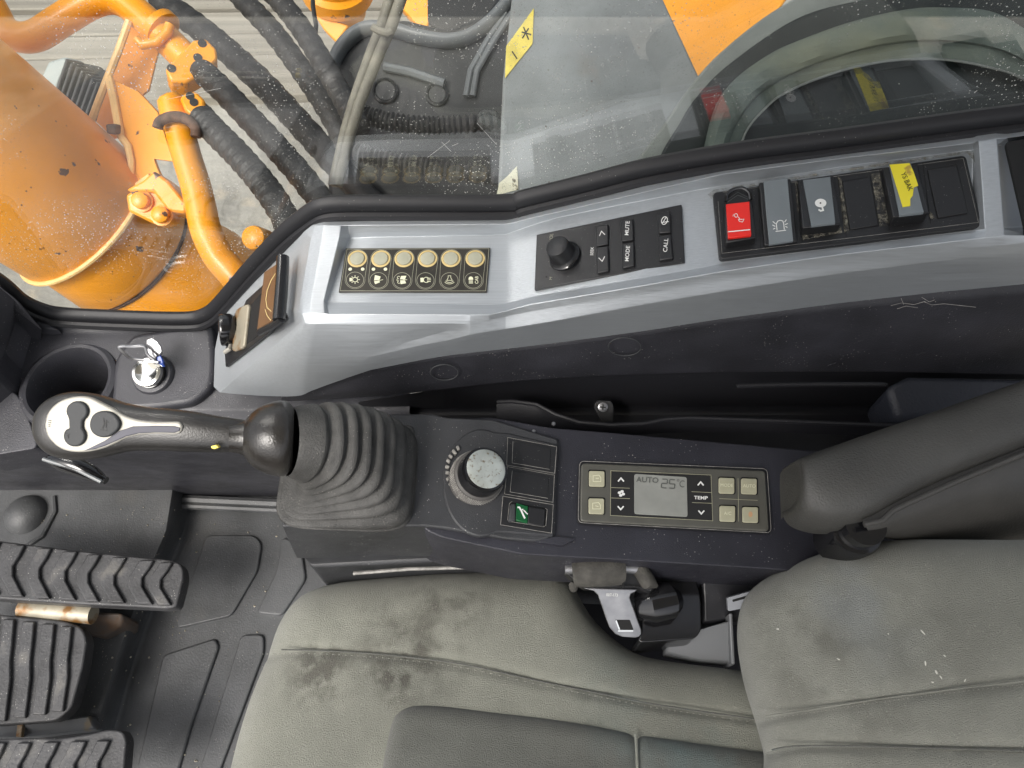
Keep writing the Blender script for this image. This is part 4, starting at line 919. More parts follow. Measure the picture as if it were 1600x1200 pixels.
for i, (x, y, s_) in enumerate(((512, 318, 'a'), (510, 445, 'b'), (1113, 350, 'MODE'), (1217, 353, 'AUTO'), (1117, 480, 'A/C'), (1223, 485, 'f'))):
    cx, cy = ZC(x, y); hw = 12.2; sq = rnd_poly([(cx - hw, cy - hw), (cx + hw, cy - hw + .8), (cx + hw, cy + hw + .8), (cx - hw, cy + hw)], 3.2)
    slab('button_gap', FL, [(cx + (a - cx) * 1.12, cy + (b - cy) * 1.12) for a, b in sq], .004, .0052, m_hole, cl, bevel=0)
    bt = slab('button', FL, sq, .004, .0066, m_btn, cl, bevel=.0008, seg=3)
    Fb = Fr(FL.O + FL.N * .0068, FL.N); m_pale = m_cream
    if len(s_) > 1: text('lettering', s_, Fb, cx, cy, 5.0, m_cream, bt, ang=-2, wide=1.0)
    elif s_ == 'f': fills('defrost_symbol', Fb, [ell(cx, cy, 3.2, 4.5, 12)], M('faded_orange', (.55, .33, .18), .5), bt)
    else:
        strokes('recirculation_symbol', Fb, [[(cx - 6, cy - 4), (cx + 3, cy - 5), (cx + 6, cy - 1), (cx + 6, cy + 5), (cx - 6, cy + 5), (cx - 6, cy - 4)], [(cx - 2, cy), (cx + 3, cy + (0 if s_ == 'a' else 1.5))]], .9, m_cream, bt)

# ================================================================== armrest
arm = thing('armrest', 'grey-black vinyl armrest slanting in from the right, above the seat edge', 'armrest', P(1420, 760, .46))
st_ = []
for px, yt, yb, zt, r_ in ((1240, 724, 792, .466, 1), (1241, 722, 795, .474, 1), (1244, 718, 802, .479, 1), (1252, 713, 811, .482, 1), (1270, 705, 818, .485, 1), (1300, 695, 823, .488, 1), (1335, 682, 820, .490, 1), (1362, 673, 812, .492, 1), (1400, 660, 789, .495, 1), (1450, 644, 763, .499, 1), (1520, 619, 733, .505, 1), (1600, 592, 700, .512, 1), (1720, 551, 650, .52, 1)):
    row = []
    up_, dn_ = P(px, yt, zt - .012), P(px, yb, zt - .020)
    ax2 = (dn_ - up_); L2 = ax2.length; ax2.normalize(); nn = V((0, .10, 1)); nn = (nn - ax2 * nn.dot(ax2)).normalized()
    for t, h in ((0, -.03), (0, -.012), (.02, .002), (.08, .010), (.2, .0145), (.4, .017), (.62, .016), (.8, .0115), (.9, .006), (.965, -.002), (1, -.012), (1, -.03)):
        row.append(up_ + ax2 * (L2 * t) + nn * (h * r_ - .0 + (0 if r_ == 1 else -.006 * (1 - r_))))
    st_.append(row)
zlo = min(p.z for p in st_[0]); st_.insert(0, [V((p.x + .0008, p.y, lerp(p.z, zlo, .25))) for p in st_[0]]); st_.insert(0, [V((p.x, p.y, zlo - .0005 * k)) for k, p in enumerate(st_[0])])
pad = grid('pad', st_, m_arm, arm); pad.modifiers.new('s', 'SUBSURF').render_levels = 2; pad.modifiers['s'].levels = 1
pts = [(1350, 822, .470), (1378, 816, .472), (1395, 800, .474), (1420, 788, .476), (1500, 752, .482), (1600, 710, .488), (1720, 660, .492)]
lo_ = [(1350, 836, .43), (1378, 844, .42), (1400, 852, .415), (1430, 858, .41), (1500, 862, .41), (1600, 862, .42), (1720, 860, .43)]
ua = [P(*p) for p in pts]; ub = [P(*p) for p in lo_]
um = [lerp(a, b, .45) + V((0, -.006, .010)) for a, b in zip(ua, ub)]
us = grid('underside', [[p + V((0, .02, -.004)) for p in ua], ua, um, ub, [p + V((0, .02, -.02)) for p in ub]], m_armu, arm); us.modifiers.new('s', 'SUBSURF').render_levels = 2
tube('seam', [P(p[0], p[1] - 2, p[2] + .002) for p in pts], .0022, m_armu, arm, seg=8)
kz = P(1324, 836, .43)
lathe('height_knob', kz, V((.0, -.1, 1)), [(-.02, .020), (.016, .0205), (.019, .019), (.0195, .016), (.034, .0155)], m_gloss, arm, seg=32)
lathe('knob_washer', kz + V((0, -.002, .020)), V((0, -.1, 1)), [(.008, .0150), (.010, .0150), (.0105, 0)], m_pedm, arm, seg=28)
# ================================================================== seat
def seg_d(p, a, b):
    ab = b - a; t = max(0, min(1, (p - a).dot(ab) / max(1e-12, ab.length_squared))); return (p - a - ab * t).length
def pillow(name, F, outer, inner, r, depth, mat, parent, N1=150, M1=56, seams=(), h_top=0, bulge=0, smoothn=60, grow=0):
    oc = resample([(q.x, q.y) for q in smooth_line(outer, smoothn)], N1); ic = resample(inner, N1)
    if grow:                                                   # the edge rolls down and inwards: start the outline a little further out
        g_ = []
        for k in range(N1):
            p, q = oc[max(k - 2, 0)], oc[min(k + 2, N1 - 1)]; n_ = V((-(q[1] - p[1]), q[0] - p[0])).normalized()
            if n_.dot(V(oc[k]) - V(ic[k])) < 0: n_ = -n_
            g_.append((oc[k][0] + n_.x * grow, oc[k][1] + n_.y * grow))
        oc = g_
    o2 = [V(F.uv(*p)) for p in resample(oc, 70)]
    ss = [[V(F.uv(q.x, q.y)) for q in smooth_line(s_, 24)] for s_ in seams]
    rows = []
    for j in range(M1):
        v = (j / (M1 - 1)) ** 1.7; row = []
        for i in range(N1):
            px, py = lerp(oc[i][0], ic[i][0], v), lerp(oc[i][1], ic[i][1], v)
            uv = V(F.uv(px, py)); d = min(seg_d(uv, o2[k], o2[k + 1]) for k in range(len(o2) - 1))
            q = 1 - min(1, d / r); h = h_top - depth * (1 - math.sqrt(max(0, 1 - q * q))) + bulge * min(1, d / .12)
            for s_ in ss:
                ds = min(seg_d(uv, s_[k], s_[k + 1]) for k in range(len(s_) - 1)); h -= .0034 * math.exp(-(ds / .004) ** 2) + .0018 * math.exp(-(ds / .02) ** 2)
            h += .0016 * math.sin(uv.x * 38 + 1.3 * math.sin(uv.y * 31)) * math.sin(uv.y * 27 + 2)
            row.append(F.loc(uv.x, uv.y, h))
        rows.append(row)
    sk_ = [p - F.N * .05 for p in rows[0]]
    return grid(name, [sk_] + rows, mat, parent)
Fcu = Fr(V((0, .1, .335)), V((0, .03, 1)))
def wp(F, px, py, r, amt, c, ns=60): q = F.at(px, py); return (q.x, q.y, q.z, r, amt, c, ns)
DK = (.060, .055, .045)
m_seat = fabric('seat_fabric', (.205, .207, .174), [wp(Fcu, 640, 1000, .07, .55, DK, 38), wp(Fcu, 500, 1045, .04, .75, DK, 70), wp(Fcu, 625, 1045, .04, .75, DK, 80), wp(Fcu, 700, 935, .05, .5, DK, 60), wp(Fcu, 930, 1110, .03, .4, DK, 60), wp(Fcu, 1090, 1075, .12, .35, (.12, .17, .165), 14)])
m_ins = fabric('seat_insert_fabric', (.104, .106, .094), [wp(Fcu, 1090, 1170, .10, .6, (.10, .145, .145), 14)])
seat = thing('operator_seat', 'grey-green fabric seat with stained cushion and backrest, seen from above', 'seat', Fcu.at(800, 1150, -.2))
seam1 = [(405, 1017), (480, 1016), (565, 1020), (650, 1028), (734, 1040), (846, 1065), (930, 1082), (1015, 1099), (1100, 1112), (1200, 1126)]
pillow('seat_cushion', Fcu, [(322, 1330), (351, 1200), (382, 1093), (413, 1014), (433, 964), (464, 926), (510, 908), (565, 900), (677, 892), (790, 889), (868, 889), (888, 900), (900, 925), (930, 969), (987, 1014), (1043, 1031), (1155, 1046), (1260, 1062)],
       [(520, 1420), (560, 1300), (640, 1260), (800, 1250), (1000, 1250), (1260, 1250)], .045, .040, m_seat, seat, N1=190, M1=70, seams=[seam1], bulge=.004, grow=13)
def seam_tube(F, line, h, parent, r=.0007, m=None): return tube('seam', [F.at(q.x, q.y, h) for q in smooth_line(line, 40)], r, m or m_ins, parent, seg=6)
seam_tube(Fcu, [(440, 1015)] + seam1[1:], .0000, seat)
pillow('seat_insert', Fcu, [(575, 1330), (596, 1200), (610, 1134), (622, 1113), (645, 1102), (690, 1102), (760, 1110), (846, 1121), (920, 1133), (1000, 1147), (1080, 1160), (1260, 1184)],
       [(640, 1440), (680, 1340), (760, 1320), (900, 1320), (1000, 1320), (1260, 1320)], .016, .012, m_ins, seat, N1=130, M1=44, h_top=.011, seams=[[(992, 1130), (994, 1180), (997, 1260)]])
seam_tube(Fcu, [(993, 1147), (995, 1180), (998, 1260)], .0095, seat, .0012, m_seat)
# backrest leaning away to the right
Fba = Fr(V((.2, .1, .395)), V((-.50, .02, .87)), V((.87, 0, .5)))
m_back = fabric('backrest_fabric', (.200, .202, .174), [wp(Fba, 1330, 1020, .10, .35, DK, 30), wp(Fba, 1220, 970, .05, .35, DK, 40), wp(Fba, 1320, 930, .07, .35, (.22, .24, .25), 12)])  # pale last patch paints a sheen into the colour, beside the dark stains
bs1 = [(1176, 1122), (1270, 1108), (1367, 1093), (1480, 1078), (1600, 1064), (1720, 1050)]
bs2 = [(1194, 1174), (1244, 1166), (1350, 1166), (1600, 1173), (1720, 1178)]
pillow('backrest', Fba, [(1186, 1330), (1190, 1220), (1193, 1176), (1180, 1122), (1160, 1050), (1152, 985), (1158, 940), (1176, 914), (1208, 893), (1250, 874), (1300, 858), (1388, 844), (1473, 841), (1600, 840), (1780, 840)],
       [(1300, 1330), (1330, 1280), (1350, 1250), (1400, 1250), (1500, 1250), (1780, 1250)], .040, .036, m_back, seat, N1=190, M1=70, seams=[bs1, bs2], bulge=.004, grow=17)
seam_tube(Fba, [(1196, 1119)] + bs1[1:], .0005, seat, .0007, m_back); seam_tube(Fba, [(1206, 1172)] + bs2[1:], .0005, seat, .0008)
vs, fs = [], []
for cx, cy, L_a, w_a, an in ((1442, 988, 13, 3, 50), (1446, 1036, 9, 3.5, 80), (1463, 1050, 7, 4, 60), (1470, 1058, 10, 2.5, 55), (1476, 1025, 6, 2, 45), (1310, 1030, 7, 2, 30), (1215, 983, 5, 2.5, 0), (1388, 990, 4, 2, 50), (1508, 1063, 5, 2, 120), (1457, 1066, 5, 2.5, 20)):
    c, s_ = math.cos(rad(an)), math.sin(rad(an)); k0 = len(vs); q = []
    for k in range(9):
        a = 2 * math.pi * k / 9; f_ = random.uniform(.6, 1.15); x, y = math.cos(a) * L_a * .5 * f_, math.sin(a) * w_a * .5 * f_
        vs.append(Fba.at(cx + x * c - y * s_, cy + x * s_ + y * c, .0062))
    fs.append(tuple(range(k0, k0 + 9)))
tag(add('paint_scuffs', vs, fs, M('scuff_paint', (.55, .54, .48), .8), seat, smooth=False, closed=False), kind='stuff')
# stitching beside the seams
def stitches(F, line, off, h, name='stitching'):
    L_ = smooth_line(line, 160); vs, fs = [], []
    for k in range(2, 158, 2):
        p, q = L_[k], L_[k + 1]; t = V((q.x - p.x, q.y - p.y)).normalized(); n_ = V((-t.y, t.x)); c0 = V((p.x, p.y)) + n_ * off; w_ = n_ * .55
        b0 = len(vs); z = t * ((V((q.x, q.y)) - V((p.x, p.y))).length * .62)
        vs += [F.at(*(c0 - w_), h), F.at(*(c0 + z - w_), h), F.at(*(c0 + z + w_), h), F.at(*(c0 + w_), h), F.at(*(c0 + z * .5), h + .0007)]
        fs += [(b0, b0 + 1, b0 + 4), (b0 + 1, b0 + 2, b0 + 4), (b0 + 2, b0 + 3, b0 + 4), (b0 + 3, b0, b0 + 4)]
    tag(add(name, vs, fs, m_thread, seat, smooth=False, closed=False), kind='stuff')
m_thread = M('seat_thread', (.30, .30, .26), .8)
stitches(Fcu, seam1, 5, .0026); stitches(Fba, bs1, 5, .0022)
# seat frame bits behind the cushion
fb = thing('seat_bracket', 'dirty grey metal bracket in the gap between cushion and backrest', 'bracket', P(1095, 1010, .32))
prism('bracket_plate', [P(1044, 1000, .325), P(1100, 982, .335), P(1142, 968, .338), P(1146, 1036, .315), P(1090, 1032, .312), P(1040, 1020, .315)], V((0, 0, -.02)), m_brack, fb, bevel=.002)
prism('bracket_edge', [P(1139, 958, .345), P(1145, 958, .345), P(1149, 1038, .322), P(1143, 1038, .322)], V((0, 0, -.03)), m_brack, fb, bevel=.001)
F_cl = Fr(P(1148, 942, .36), V((-.2, -.3, 1)))
cb = slab('plastic_clip', F_cl, [(1136, 934), (1175, 923), (1176, 948), (1138, 955)], -.012, 0, M('clip_grey', (.22, .23, .25), .4), fb, r=2, bevel=.001)
slab('clip_slot', F_cl, [(1144, 937), (1172, 929), (1173, 933), (1145, 941)], -.004, .0004, m_hole, fb)

# ================================================================== seat belt
belt = thing('seat_belt', 'seat belt latch with steel tongue hanging from a roll of webbing', 'seat belt', P(960, 930, .37))
def ZB(x, y): return (860 + x / 4.4444, 840 + y / 4.4444)
def pb(x, y, z): return P(*ZB(x, y), z)
tube('webbing_roll', [pb(165, 238, .388), pb(280, 228, .391), pb(400, 220, .391), pb(492, 218, .389)], [.0125, .0136, .0138, .0128], m_belt, belt, seg=24)
tube('webbing_end', [pb(485, 225, .386), pb(500, 225, .386)], .0142, m_hole, belt, seg=24)
tube('belt_bar', [pb(100, 215, .388), pb(170, 212, .388), pb(500, 205, .388), pb(640, 215, .386)], .0050, m_steel, belt, seg=12)
F_t = fr3(pb(230, 355, .382), pb(605, 365, .380), pb(560, 690, .352))
tq = [(228, 352), (605, 362), (590, 378), (560, 392), (552, 420), (632, 640), (634, 672), (615, 692), (590, 698), (500, 692), (450, 672), (410, 625), (385, 560), (330, 400), (300, 372)]
tg = slab('tongue', F_t, [ZB(*p) for p in tq], -.0025, 0, m_steel, belt, bevel=.0008)
sl = [ZB(*p) for p in ((448, 572), (552, 572), (578, 640), (478, 638))]
slab('tongue_slot', F_t, sl, -.003, .0003, m_hole, tg, r=1.5); strokes('slot_edge', F_t, [[ZB(470, 648), ZB(575, 648)], [ZB(455, 575), ZB(480, 640)]], 2.2, m_chrome, tg, h=.0006)
text('stamped_number', '007-173', F_t, *ZB(428, 398), 4.6, m_white, tg, ang=-2, h=.0004, wide=.85)
prism('tongue_cover', [pb(95, 230, .386), pb(165, 300, .384), pb(240, 345, .384), pb(600, 350, .380), pb(690, 385, .374), pb(735, 340, .376), pb(640, 220, .384), pb(500, 250, .386), pb(180, 290, .386)], V((0, 0, -.012)), m_black, belt, bevel=.002)
tube('torn_webbing', [pb(600, 150, .388), pb(630, 230, .386), pb(680, 310, .382), pb(735, 335, .376)], [.003, .007, .007, .002], m_belt, belt, seg=10)
slabv = [pb(130, 300, .38), pb(175, 310, .38), pb(200, 350, .375), pb(165, 375, .372), pb(130, 350, .374)]
prism('tongue_foot', slabv, V((0, 0, -.008)), m_belt, belt, bevel=.002)
# retractor housing
reel = thing('belt_retractor', 'glossy black belt retractor housing in the gap beside the cushion', 'belt retractor', pb(820, 520, .33))
cv = [(620, 420), (640, 380), (800, 215), (850, 190), (1000, 235), (1045, 420), (1050, 640), (1010, 700), (700, 725), (600, 728), (640, 640)]
prism('housing', [pb(x, y, .352) for x, y in rnd_poly(cv, 40)], V((0, 0, -.05)), m_gloss, reel, bevel=.006, seg=4)
tube('drum_cover', [pb(620, 470, .352), pb(720, 460, .358), pb(800, 445, .358), pb(835, 440, .350)], [.014, .017, .017, .012], m_gloss, reel, seg=24)
prism('wall_plate', [pb(1050, 270, .35), pb(1500, 290, .345), pb(1500, 560, .33), pb(1060, 600, .33)], V((0, 0, -.02)), m_tray, reel, bevel=.003)
tube('housing_lip', [pb(600, 735, .332), pb(800, 720, .336), pb(985, 700, .340)], .0022, m_grim, reel, seg=8)
# dark sheet standing in for the shade in the gap below the seat
tag(add('seat_gap_shade', [P(700, 870, .2), P(1700, 870, .2), P(1700, 1100, .2), P(700, 1100, .2), P(700, 870, .05), P(1700, 870, .05)], [(0, 1, 2, 3), (0, 1, 5, 4)], m_tray, None, closed=False), kind='structure')

# ================================================================== pedals
def pedal(name, label, F, outline, rib_x, ytop, ybot, apex, wid, slant):
    t = thing(name, label, 'pedal', F.at(sum(p[0] for p in outline) / len(outline), sum(p[1] for p in outline) / len(outline)), 'rubber covered pedals')
    slab('pad', F, outline, -.022, 0, m_ped, t, r=10, bevel=.003, seg=3)
    for k, x in enumerate(rib_x):
        yt, yb = poly_at(ytop, x) + 5, poly_at(ybot, x) - 5; ym1, ym2 = lerp(yt, yb, .40), lerp(yt, yb, .60)
        w_ = wid * (1 + .08 * math.sin(k * 2.1))
        q = [(x + apex * .55, yt), (x - apex * .2, lerp(yt, yb, .22)), (x - apex, ym1), (x - apex, ym2), (x + slant, yb), (x + slant + w_, yb), (x - apex + w_, ym2), (x - apex + w_, ym1), (x + w_ - apex * .2, lerp(yt, yb, .22)), (x + w_ + apex * .55, yt)]
        slab('tread_rib', F, q, -.002, .0048, m_ped, t, bevel=.0014, seg=2)
    return t
Fp1 = Fr(P(140, 900, .13), V((.05, -.05, 1)))
p1 = pedal('foot_pedal', 'ribbed black rubber pedal nearest the joystick console', Fp1, [(-80, 834), (0, 845), (120, 860), (262, 874), (284, 880), (288, 900), (276, 948), (262, 951), (120, 944), (0, 936), (-80, 930)],
           [-70, -30, 12, 52, 91, 130, 169, 211, 243], [(-80, 834), (0, 845), (120, 860), (284, 878)], [(-80, 930), (0, 936), (120, 944), (284, 952)], 12, 21, 4)
Fp2 = Fr(P(60, 1050, .105), V((.06, -.04, 1)))
p2 = pedal('foot_pedal', 'wide black rubber pedal in the middle, chevron ribs', Fp2, [(-80, 950), (0, 960), (100, 970), (128, 980), (136, 1000), (130, 1040), (112, 1106), (88, 1126), (0, 1133), (-80, 1138)],
           [-60, -28, 2, 32, 62, 92], [(-80, 950), (0, 962), (130, 978)], [(-80, 1138), (0, 1132), (130, 1110)], 4, 19, -12)
Fp3 = Fr(P(90, 1180, .125), V((.05, -.04, 1)))
p3 = pedal('foot_pedal', 'black rubber pedal in the lower left corner of the picture', Fp3, [(-80, 1152), (0, 1154), (100, 1153), (142, 1146), (168, 1139), (192, 1142), (198, 1156), (190, 1250), (-80, 1260)],
           [-60, -22, 20, 62, 104, 144], [(-80, 1152), (0, 1156), (140, 1152), (198, 1150)], [(-80, 1260), (200, 1250)], 12, 22, 6)
rod = thing('pedal_linkage', 'worn steel pedal bar between the first two pedals', 'linkage', P(95, 955, .09))
tube('steel_bar', [P(34, 951, .10), P(60, 953, .10), P(110, 957, .10), P(146, 960, .10)], .0115, m_pedm, rod, seg=14)
prism('pivot_bracket', [P(30, 968, .085), P(120, 974, .085), P(150, 955, .085), P(192, 958, .08), P(190, 975, .07), P(160, 996, .06), P(120, 985, .07)], V((0, 0, -.05)), M('pivot_steel', (.075, .06, .05), .5, wear=(30, .5, .65, (.10, .05, .02))), rod, bevel=.004)
prism('lever_plate', [P(-40, 1131, .085), P(34, 1132, .085), P(140, 1118, .06), P(150, 1140, .06), P(36, 1152, .085), P(-40, 1154, .085)], V((0, 0, -.02)), m_brack, rod, bevel=.002)
prism('brass_clip', [P(27, 1130, .088), P(36, 1131, .088), P(33, 1152, .088), P(24, 1151, .088)], V((0, 0, -.006)), m_pedm, rod, bevel=.001)
well = [(150, 1000), (196, 990), (186, 1020), (160, 1080), (140, 1130), (110, 1140), (130, 1060)]

# grit and crumbs lying on the mat
vs, fs = [], []
for k in range(260):
    px, py = random.uniform(-40, 470), random.uniform(790, 1230)
    q = P(px, py, floor_z(px, py) + .0008); r = random.choice((.0006, .0008, .0011, .0016)); b0 = len(vs)
    vs += [q + V((random.uniform(.6, 1.2) * r * math.cos(t), random.uniform(.6, 1.2) * r * math.sin(t), 0)) for t in (0, 1.3, 2.5, 3.8, 5.1)] + [q + V((0, 0, r))]
    fs += [(b0 + i, b0 + (i + 1) % 5, b0 + 5) for i in range(5)]
tag(add('grit', vs, fs, M('dry_grit', (.34, .31, .25), .9, var=(300, .4)), None, smooth=False, closed=False), 'pale dry grit scattered over the rubber floor mat', 'grit', None, 'stuff')
# ================================================================== outside the window: boom, pipes and hoses
def pxr(r, t): return r * t / FPX
boom = thing('boom_cylinder', 'fat orange boom cylinder with bolted clamp collar outside the window, rust chipped', 'boom cylinder', PD(125, 400, 1.25))
ba, bb_ = PD(-180, 112, 1.02), PD(124, 336, 1.27); bx_ = (bb_ - ba).normalized(); bl = (bb_ - ba).length; R1_ = pxr(128, 1.25)
lathe('barrel', ba, bx_, [(-.2, R1_), (bl * .5, R1_), (bl, R1_ * .99), (bl + .004, R1_ * .97)], m_or, boom, seg=64)
tube('weld_rim', [bb_ + bx_ * .004 + (q[0] * R1_ * 1.0 + q[1] * R1_ * 1.0) for q in [( (V((0,0,1)) - bx_ * bx_.z).normalized() * math.cos(a), bx_.cross((V((0,0,1)) - bx_ * bx_.z).normalized()) * math.sin(a)) for a in [2 * math.pi * k / 60 for k in range(62)]]], .0045, m_orl, boom, seg=8, cap=False)
lathe('clamp_collar', bb_, bx_, [(.0, R1_ * .90), (.012, R1_ * .92), (.10, R1_ * .95), (.105, R1_ * .93), (.112, R1_ * .86)], m_or, boom, seg=64)
tube('collar_rust', [bb_ + bx_ * .112 + ((V((0, 0, 1)) - bx_ * bx_.z).normalized() * math.cos(a) + bx_.cross((V((0, 0, 1)) - bx_ * bx_.z).normalized()) * math.sin(a)) * (R1_ * .885) for a in [2 * math.pi * k / 60 for k in range(62)]], .004, m_rust, boom, seg=6, cap=False)
lathe('lower_barrel', bb_, bx_, [(.108, R1_ * .86), (.15, R1_ * .98), (.24, R1_ * 1.12), (.5, R1_ * 1.2), (.505, 0)], m_or, boom, seg=64)
F_lg = Fr(PD(238, 316, 1.10), V((.1, -.55, .83)))
lug = slab('clamp_lug', F_lg, [(196, 296), (222, 282), (240, 266), (262, 282), (292, 318), (290, 334), (262, 330), (240, 300), (205, 300)], -.05, .012, m_or, boom, bevel=.004)
slab('clamp_plate', F_lg, [(196, 304), (210, 296), (242, 296), (266, 326), (262, 342), (240, 350), (200, 330)], -.05, .004, m_or, boom, bevel=.004)
for x, y in ((223, 315), (254, 337)):
    b_ = lathe('clamp_bolt', F_lg.at(x, y, .004), F_lg.N, [(0, .016), (.004, .016), (.0045, .0125), (.013, .0120), (.015, .009), (.0151, 0)], m_or, boom, seg=16)
slab('rust_patch', F_lg, [(204, 300), (216, 298), (208, 306)], 0, .0125, m_rust, boom)
br = thing('pipe_bracket', 'orange sheet steel bracket with pale edges holding the two pipes', 'bracket', PD(205, 150, 1.2))
F_b1 = Fr(PD(205, 110, 1.26), V((.25, -.55, .8)))
slab('upper_plate', F_b1, [(200, 33), (250, 72), (243, 98), (233, 140), (218, 152), (170, 128), (150, 175)], -.008, 0, m_or, br, bevel=.001)
F_b2 = Fr(PD(215, 190, 1.22), V((-.15, -.55, .8)))
slab('lower_plate', F_b2, [(172, 122), (215, 142), (246, 175), (270, 252), (240, 248), (245, 262), (262, 300), (205, 288), (190, 215)], -.008, 0, m_or, br, bevel=.001)
slab('side_plate', F_b1, [(170, 122), (188, 212), (178, 216), (150, 190)], -.03, -.022, m_or, br, bevel=.001)
for ln, rr in (([(202, 32), (185, 80), (165, 130), (142, 190)], .006), ([(170, 120), (178, 155), (188, 212)], .007), ([(188, 212), (200, 228), (205, 252), (204, 284), (214, 291), (236, 276)], .006)):
    tube('pale_edge', [F_b2.at(x, y, .004) for x, y in ln], rr, m_orl, br, seg=8)
prism('rust_tab', [PD(164, 194, 1.2), PD(180, 193, 1.2), PD(180, 209, 1.2), PD(166, 209, 1.2)], V((0, .02, -.02)), m_rust, br, bevel=.003)
# upper pipe
pu = thing('hydraulic_pipe', 'bent orange hydraulic pipe across the top left, ending in a flange', 'pipe', PD(150, 60, 1.2))
pc = [(-60, -60), (-15, 10), (5, 45), (30, 58), (58, 55), (95, 32), (135, 8), (165, -2), (190, 2), (215, 20), (250, 52), (285, 86), (296, 96)]
ptu = [PD(q.x, q.y, 1.22) for q in smooth_line(pc, 60)]
tube('tube', ptu, pxr(23, 1.22), m_or, pu, seg=24)
c1 = PD(252, 44, 1.22); ta_ = (ptu[52] - ptu[44]).normalized()
lathe('clamp_ring', c1 - ta_ * .008, ta_, [(0, pxr(27, 1.22)), (.002, pxr(30, 1.22)), (.014, pxr(30, 1.22)), (.016, pxr(27, 1.22))], m_or, pu, seg=36)
tube('clamp_strap', [PD(x, y, 1.19) for x, y in ((214, 62), (222, 70), (245, 66), (262, 50), (266, 38))], .008, m_or, pu, seg=10)
F_f1 = Fr(PD(300, 92, 1.19), (V((.35, -.35, .85))))
slab('flange_block', F_f1, [(258, 108), (268, 96), (302, 62), (322, 60), (338, 76), (340, 92), (322, 112), (290, 130), (266, 126)], -.045, 0, m_or, pu, bevel=.004)
for x, y in ((316, 68), (309, 90), (268, 107)): lathe('flange_bolt', F_f1.at(x, y, 0), F_f1.N, [(-.002, .007), (.001, .007), (.0012, 0)], m_ink, pu, seg=12)
# lower pipe
pw_ = thing('hydraulic_pipe', 'upright orange hydraulic pipe running down beside the boom collar', 'pipe', PD(310, 300, 1.1))
pc2 = [(268, 158), (272, 175), (280, 200), (292, 245), (306, 290), (314, 325), (322, 360), (340, 398), (362, 425), (400, 470), (440, 520)]
tube('tube', [PD(q.x, q.y, 1.08) for q in smooth_line(pc2, 60)], [pxr(21 + 3 * min(1, k / 40), 1.08) for k in range(60)], m_or, pw_, seg=24)
lathe('end_cap', PD(268, 160, 1.08), V((-.3, .5, .8)), [(-.01, pxr(20, 1.08)), (.004, pxr(19, 1.08)), (.012, pxr(13, 1.08)), (.014, 0)], m_or, pw_, seg=24)
F_f2 = Fr(PD(300, 164, 1.06), V((.2, -.4, .85)))
slab('flange_block', F_f2, [(280, 152), (292, 142), (306, 142), (320, 156), (319, 172), (304, 186), (288, 172)], -.04, 0, m_or, pw_, bevel=.004)
for x, y in ((297, 150), (303, 160)): lathe('flange_bolt', F_f2.at(x, y, 0), F_f2.N, [(-.002, .006), (.001, .006), (.0012, 0)], m_ink, pw_, seg=12)
cr_ = [PD(x, y, 1.05) for x, y in ((246, 200), (250, 190), (264, 183), (282, 183), (298, 191), (306, 202), (306, 214))]
tube('clamp_ring', [V(q) for q in smooth_line(cr_, 24)], .0075, m_rust, pw_, seg=10)
lathe('end_cap', PD(398, 372, 1.0), V((-.1, -.5, .8)), [(-.05, .017), (.0, .017), (.006, .0155), (.009, .010), (.0095, 0)], m_or, boom, seg=24)
# hoses
def hose(label, px, t, r, seed):
    pts = [PD(q.x, q.y, lerp(t[0], t[1], k / 119)) for k, q in enumerate(smooth_line(px, 120))]
    rr = pxr(r, sum(t) / 2)
    o = tube('hydraulic_hose', pts, rr, m_hose, None, seg=20, rf=lambda i, th: 1 + .04 * math.sin(i * .9 + th + seed) + .025 * math.sin(i * 2.3 + seed))
    return tag(o, label, 'hose', 'black hydraulic hoses outside the window')
hose('black wrapped hose leaving the upper pipe flange, running down to the seal', [(316, 112), (345, 138), (385, 180), (430, 228), (475, 280), (520, 340), (560, 400)], (1.2, 1.05), 20, 0)
hose('black wrapped hose from the upright pipe, lowest of the hoses', [(312, 180), (335, 205), (370, 240), (405, 280), (435, 322), (470, 390)], (1.08, 1.0), 21, 1)
hose('black hose crossing behind the upper pipe flange, third from the lower left', [(250, 0), (300, 35), (350, 75), (410, 130), (470, 195), (530, 262), (600, 340)], (1.55, 1.35), 20, 2)
hose('black hose entering from the top edge, left of the cable pair', [(345, -40), (380, 0), (425, 48), (470, 108), (510, 168), (545, 230)], (1.45, 1.25), 17, 3)
hose('black hose at the top, crossing under the cable pair toward the guard', [(395, -40), (440, 5), (478, 55), (510, 108), (540, 160), (560, 200)], (1.35, 1.2), 17, 4)
# work light
wlmp = thing('work_lamp', 'finned black work lamp with grey rim behind the orange boom', 'lamp', PD(110, 140, 1.5))
wa = (PD(150, 172, 1.5) - PD(80, 120, 1.5)).normalized(); w0 = PD(76, 112, 1.5)
F_w = Fr(w0, V((-.5, -.45, .75)))
prism('lamp_rim', [PD(x, y, 1.48) for x, y in ((62, 124), (74, 96), (100, 88), (108, 94), (98, 118), (84, 148))], V((.01, .03, -.03)), M('lamp_rim_grey', (.30, .34, .33), .5), wlmp, bevel=.006)
prism('lamp_body', [PD(x, y, 1.5) for x, y in ((86, 146), (106, 92), (162, 134), (150, 182), (140, 190))], V((.02, .06, -.06)), m_guard, wlmp, bevel=.006)
for k in range(8):
    t = k / 7; x0, y0 = lerp(104, 160, t), lerp(92, 134, t); x1, y1 = lerp(86, 140, t), lerp(146, 188, t)
    prism('cooling_fin', [PD(x0 - 2, y0 - 1, 1.475), PD(x0 + 2.2, y0 + 1.6, 1.475), PD(x1 + 2.2, y1 + 1.6, 1.475), PD(x1 - 2, y1 - 1, 1.475)], V((.01, .03, -.03)), m_guard, wlmp, bevel=.002)
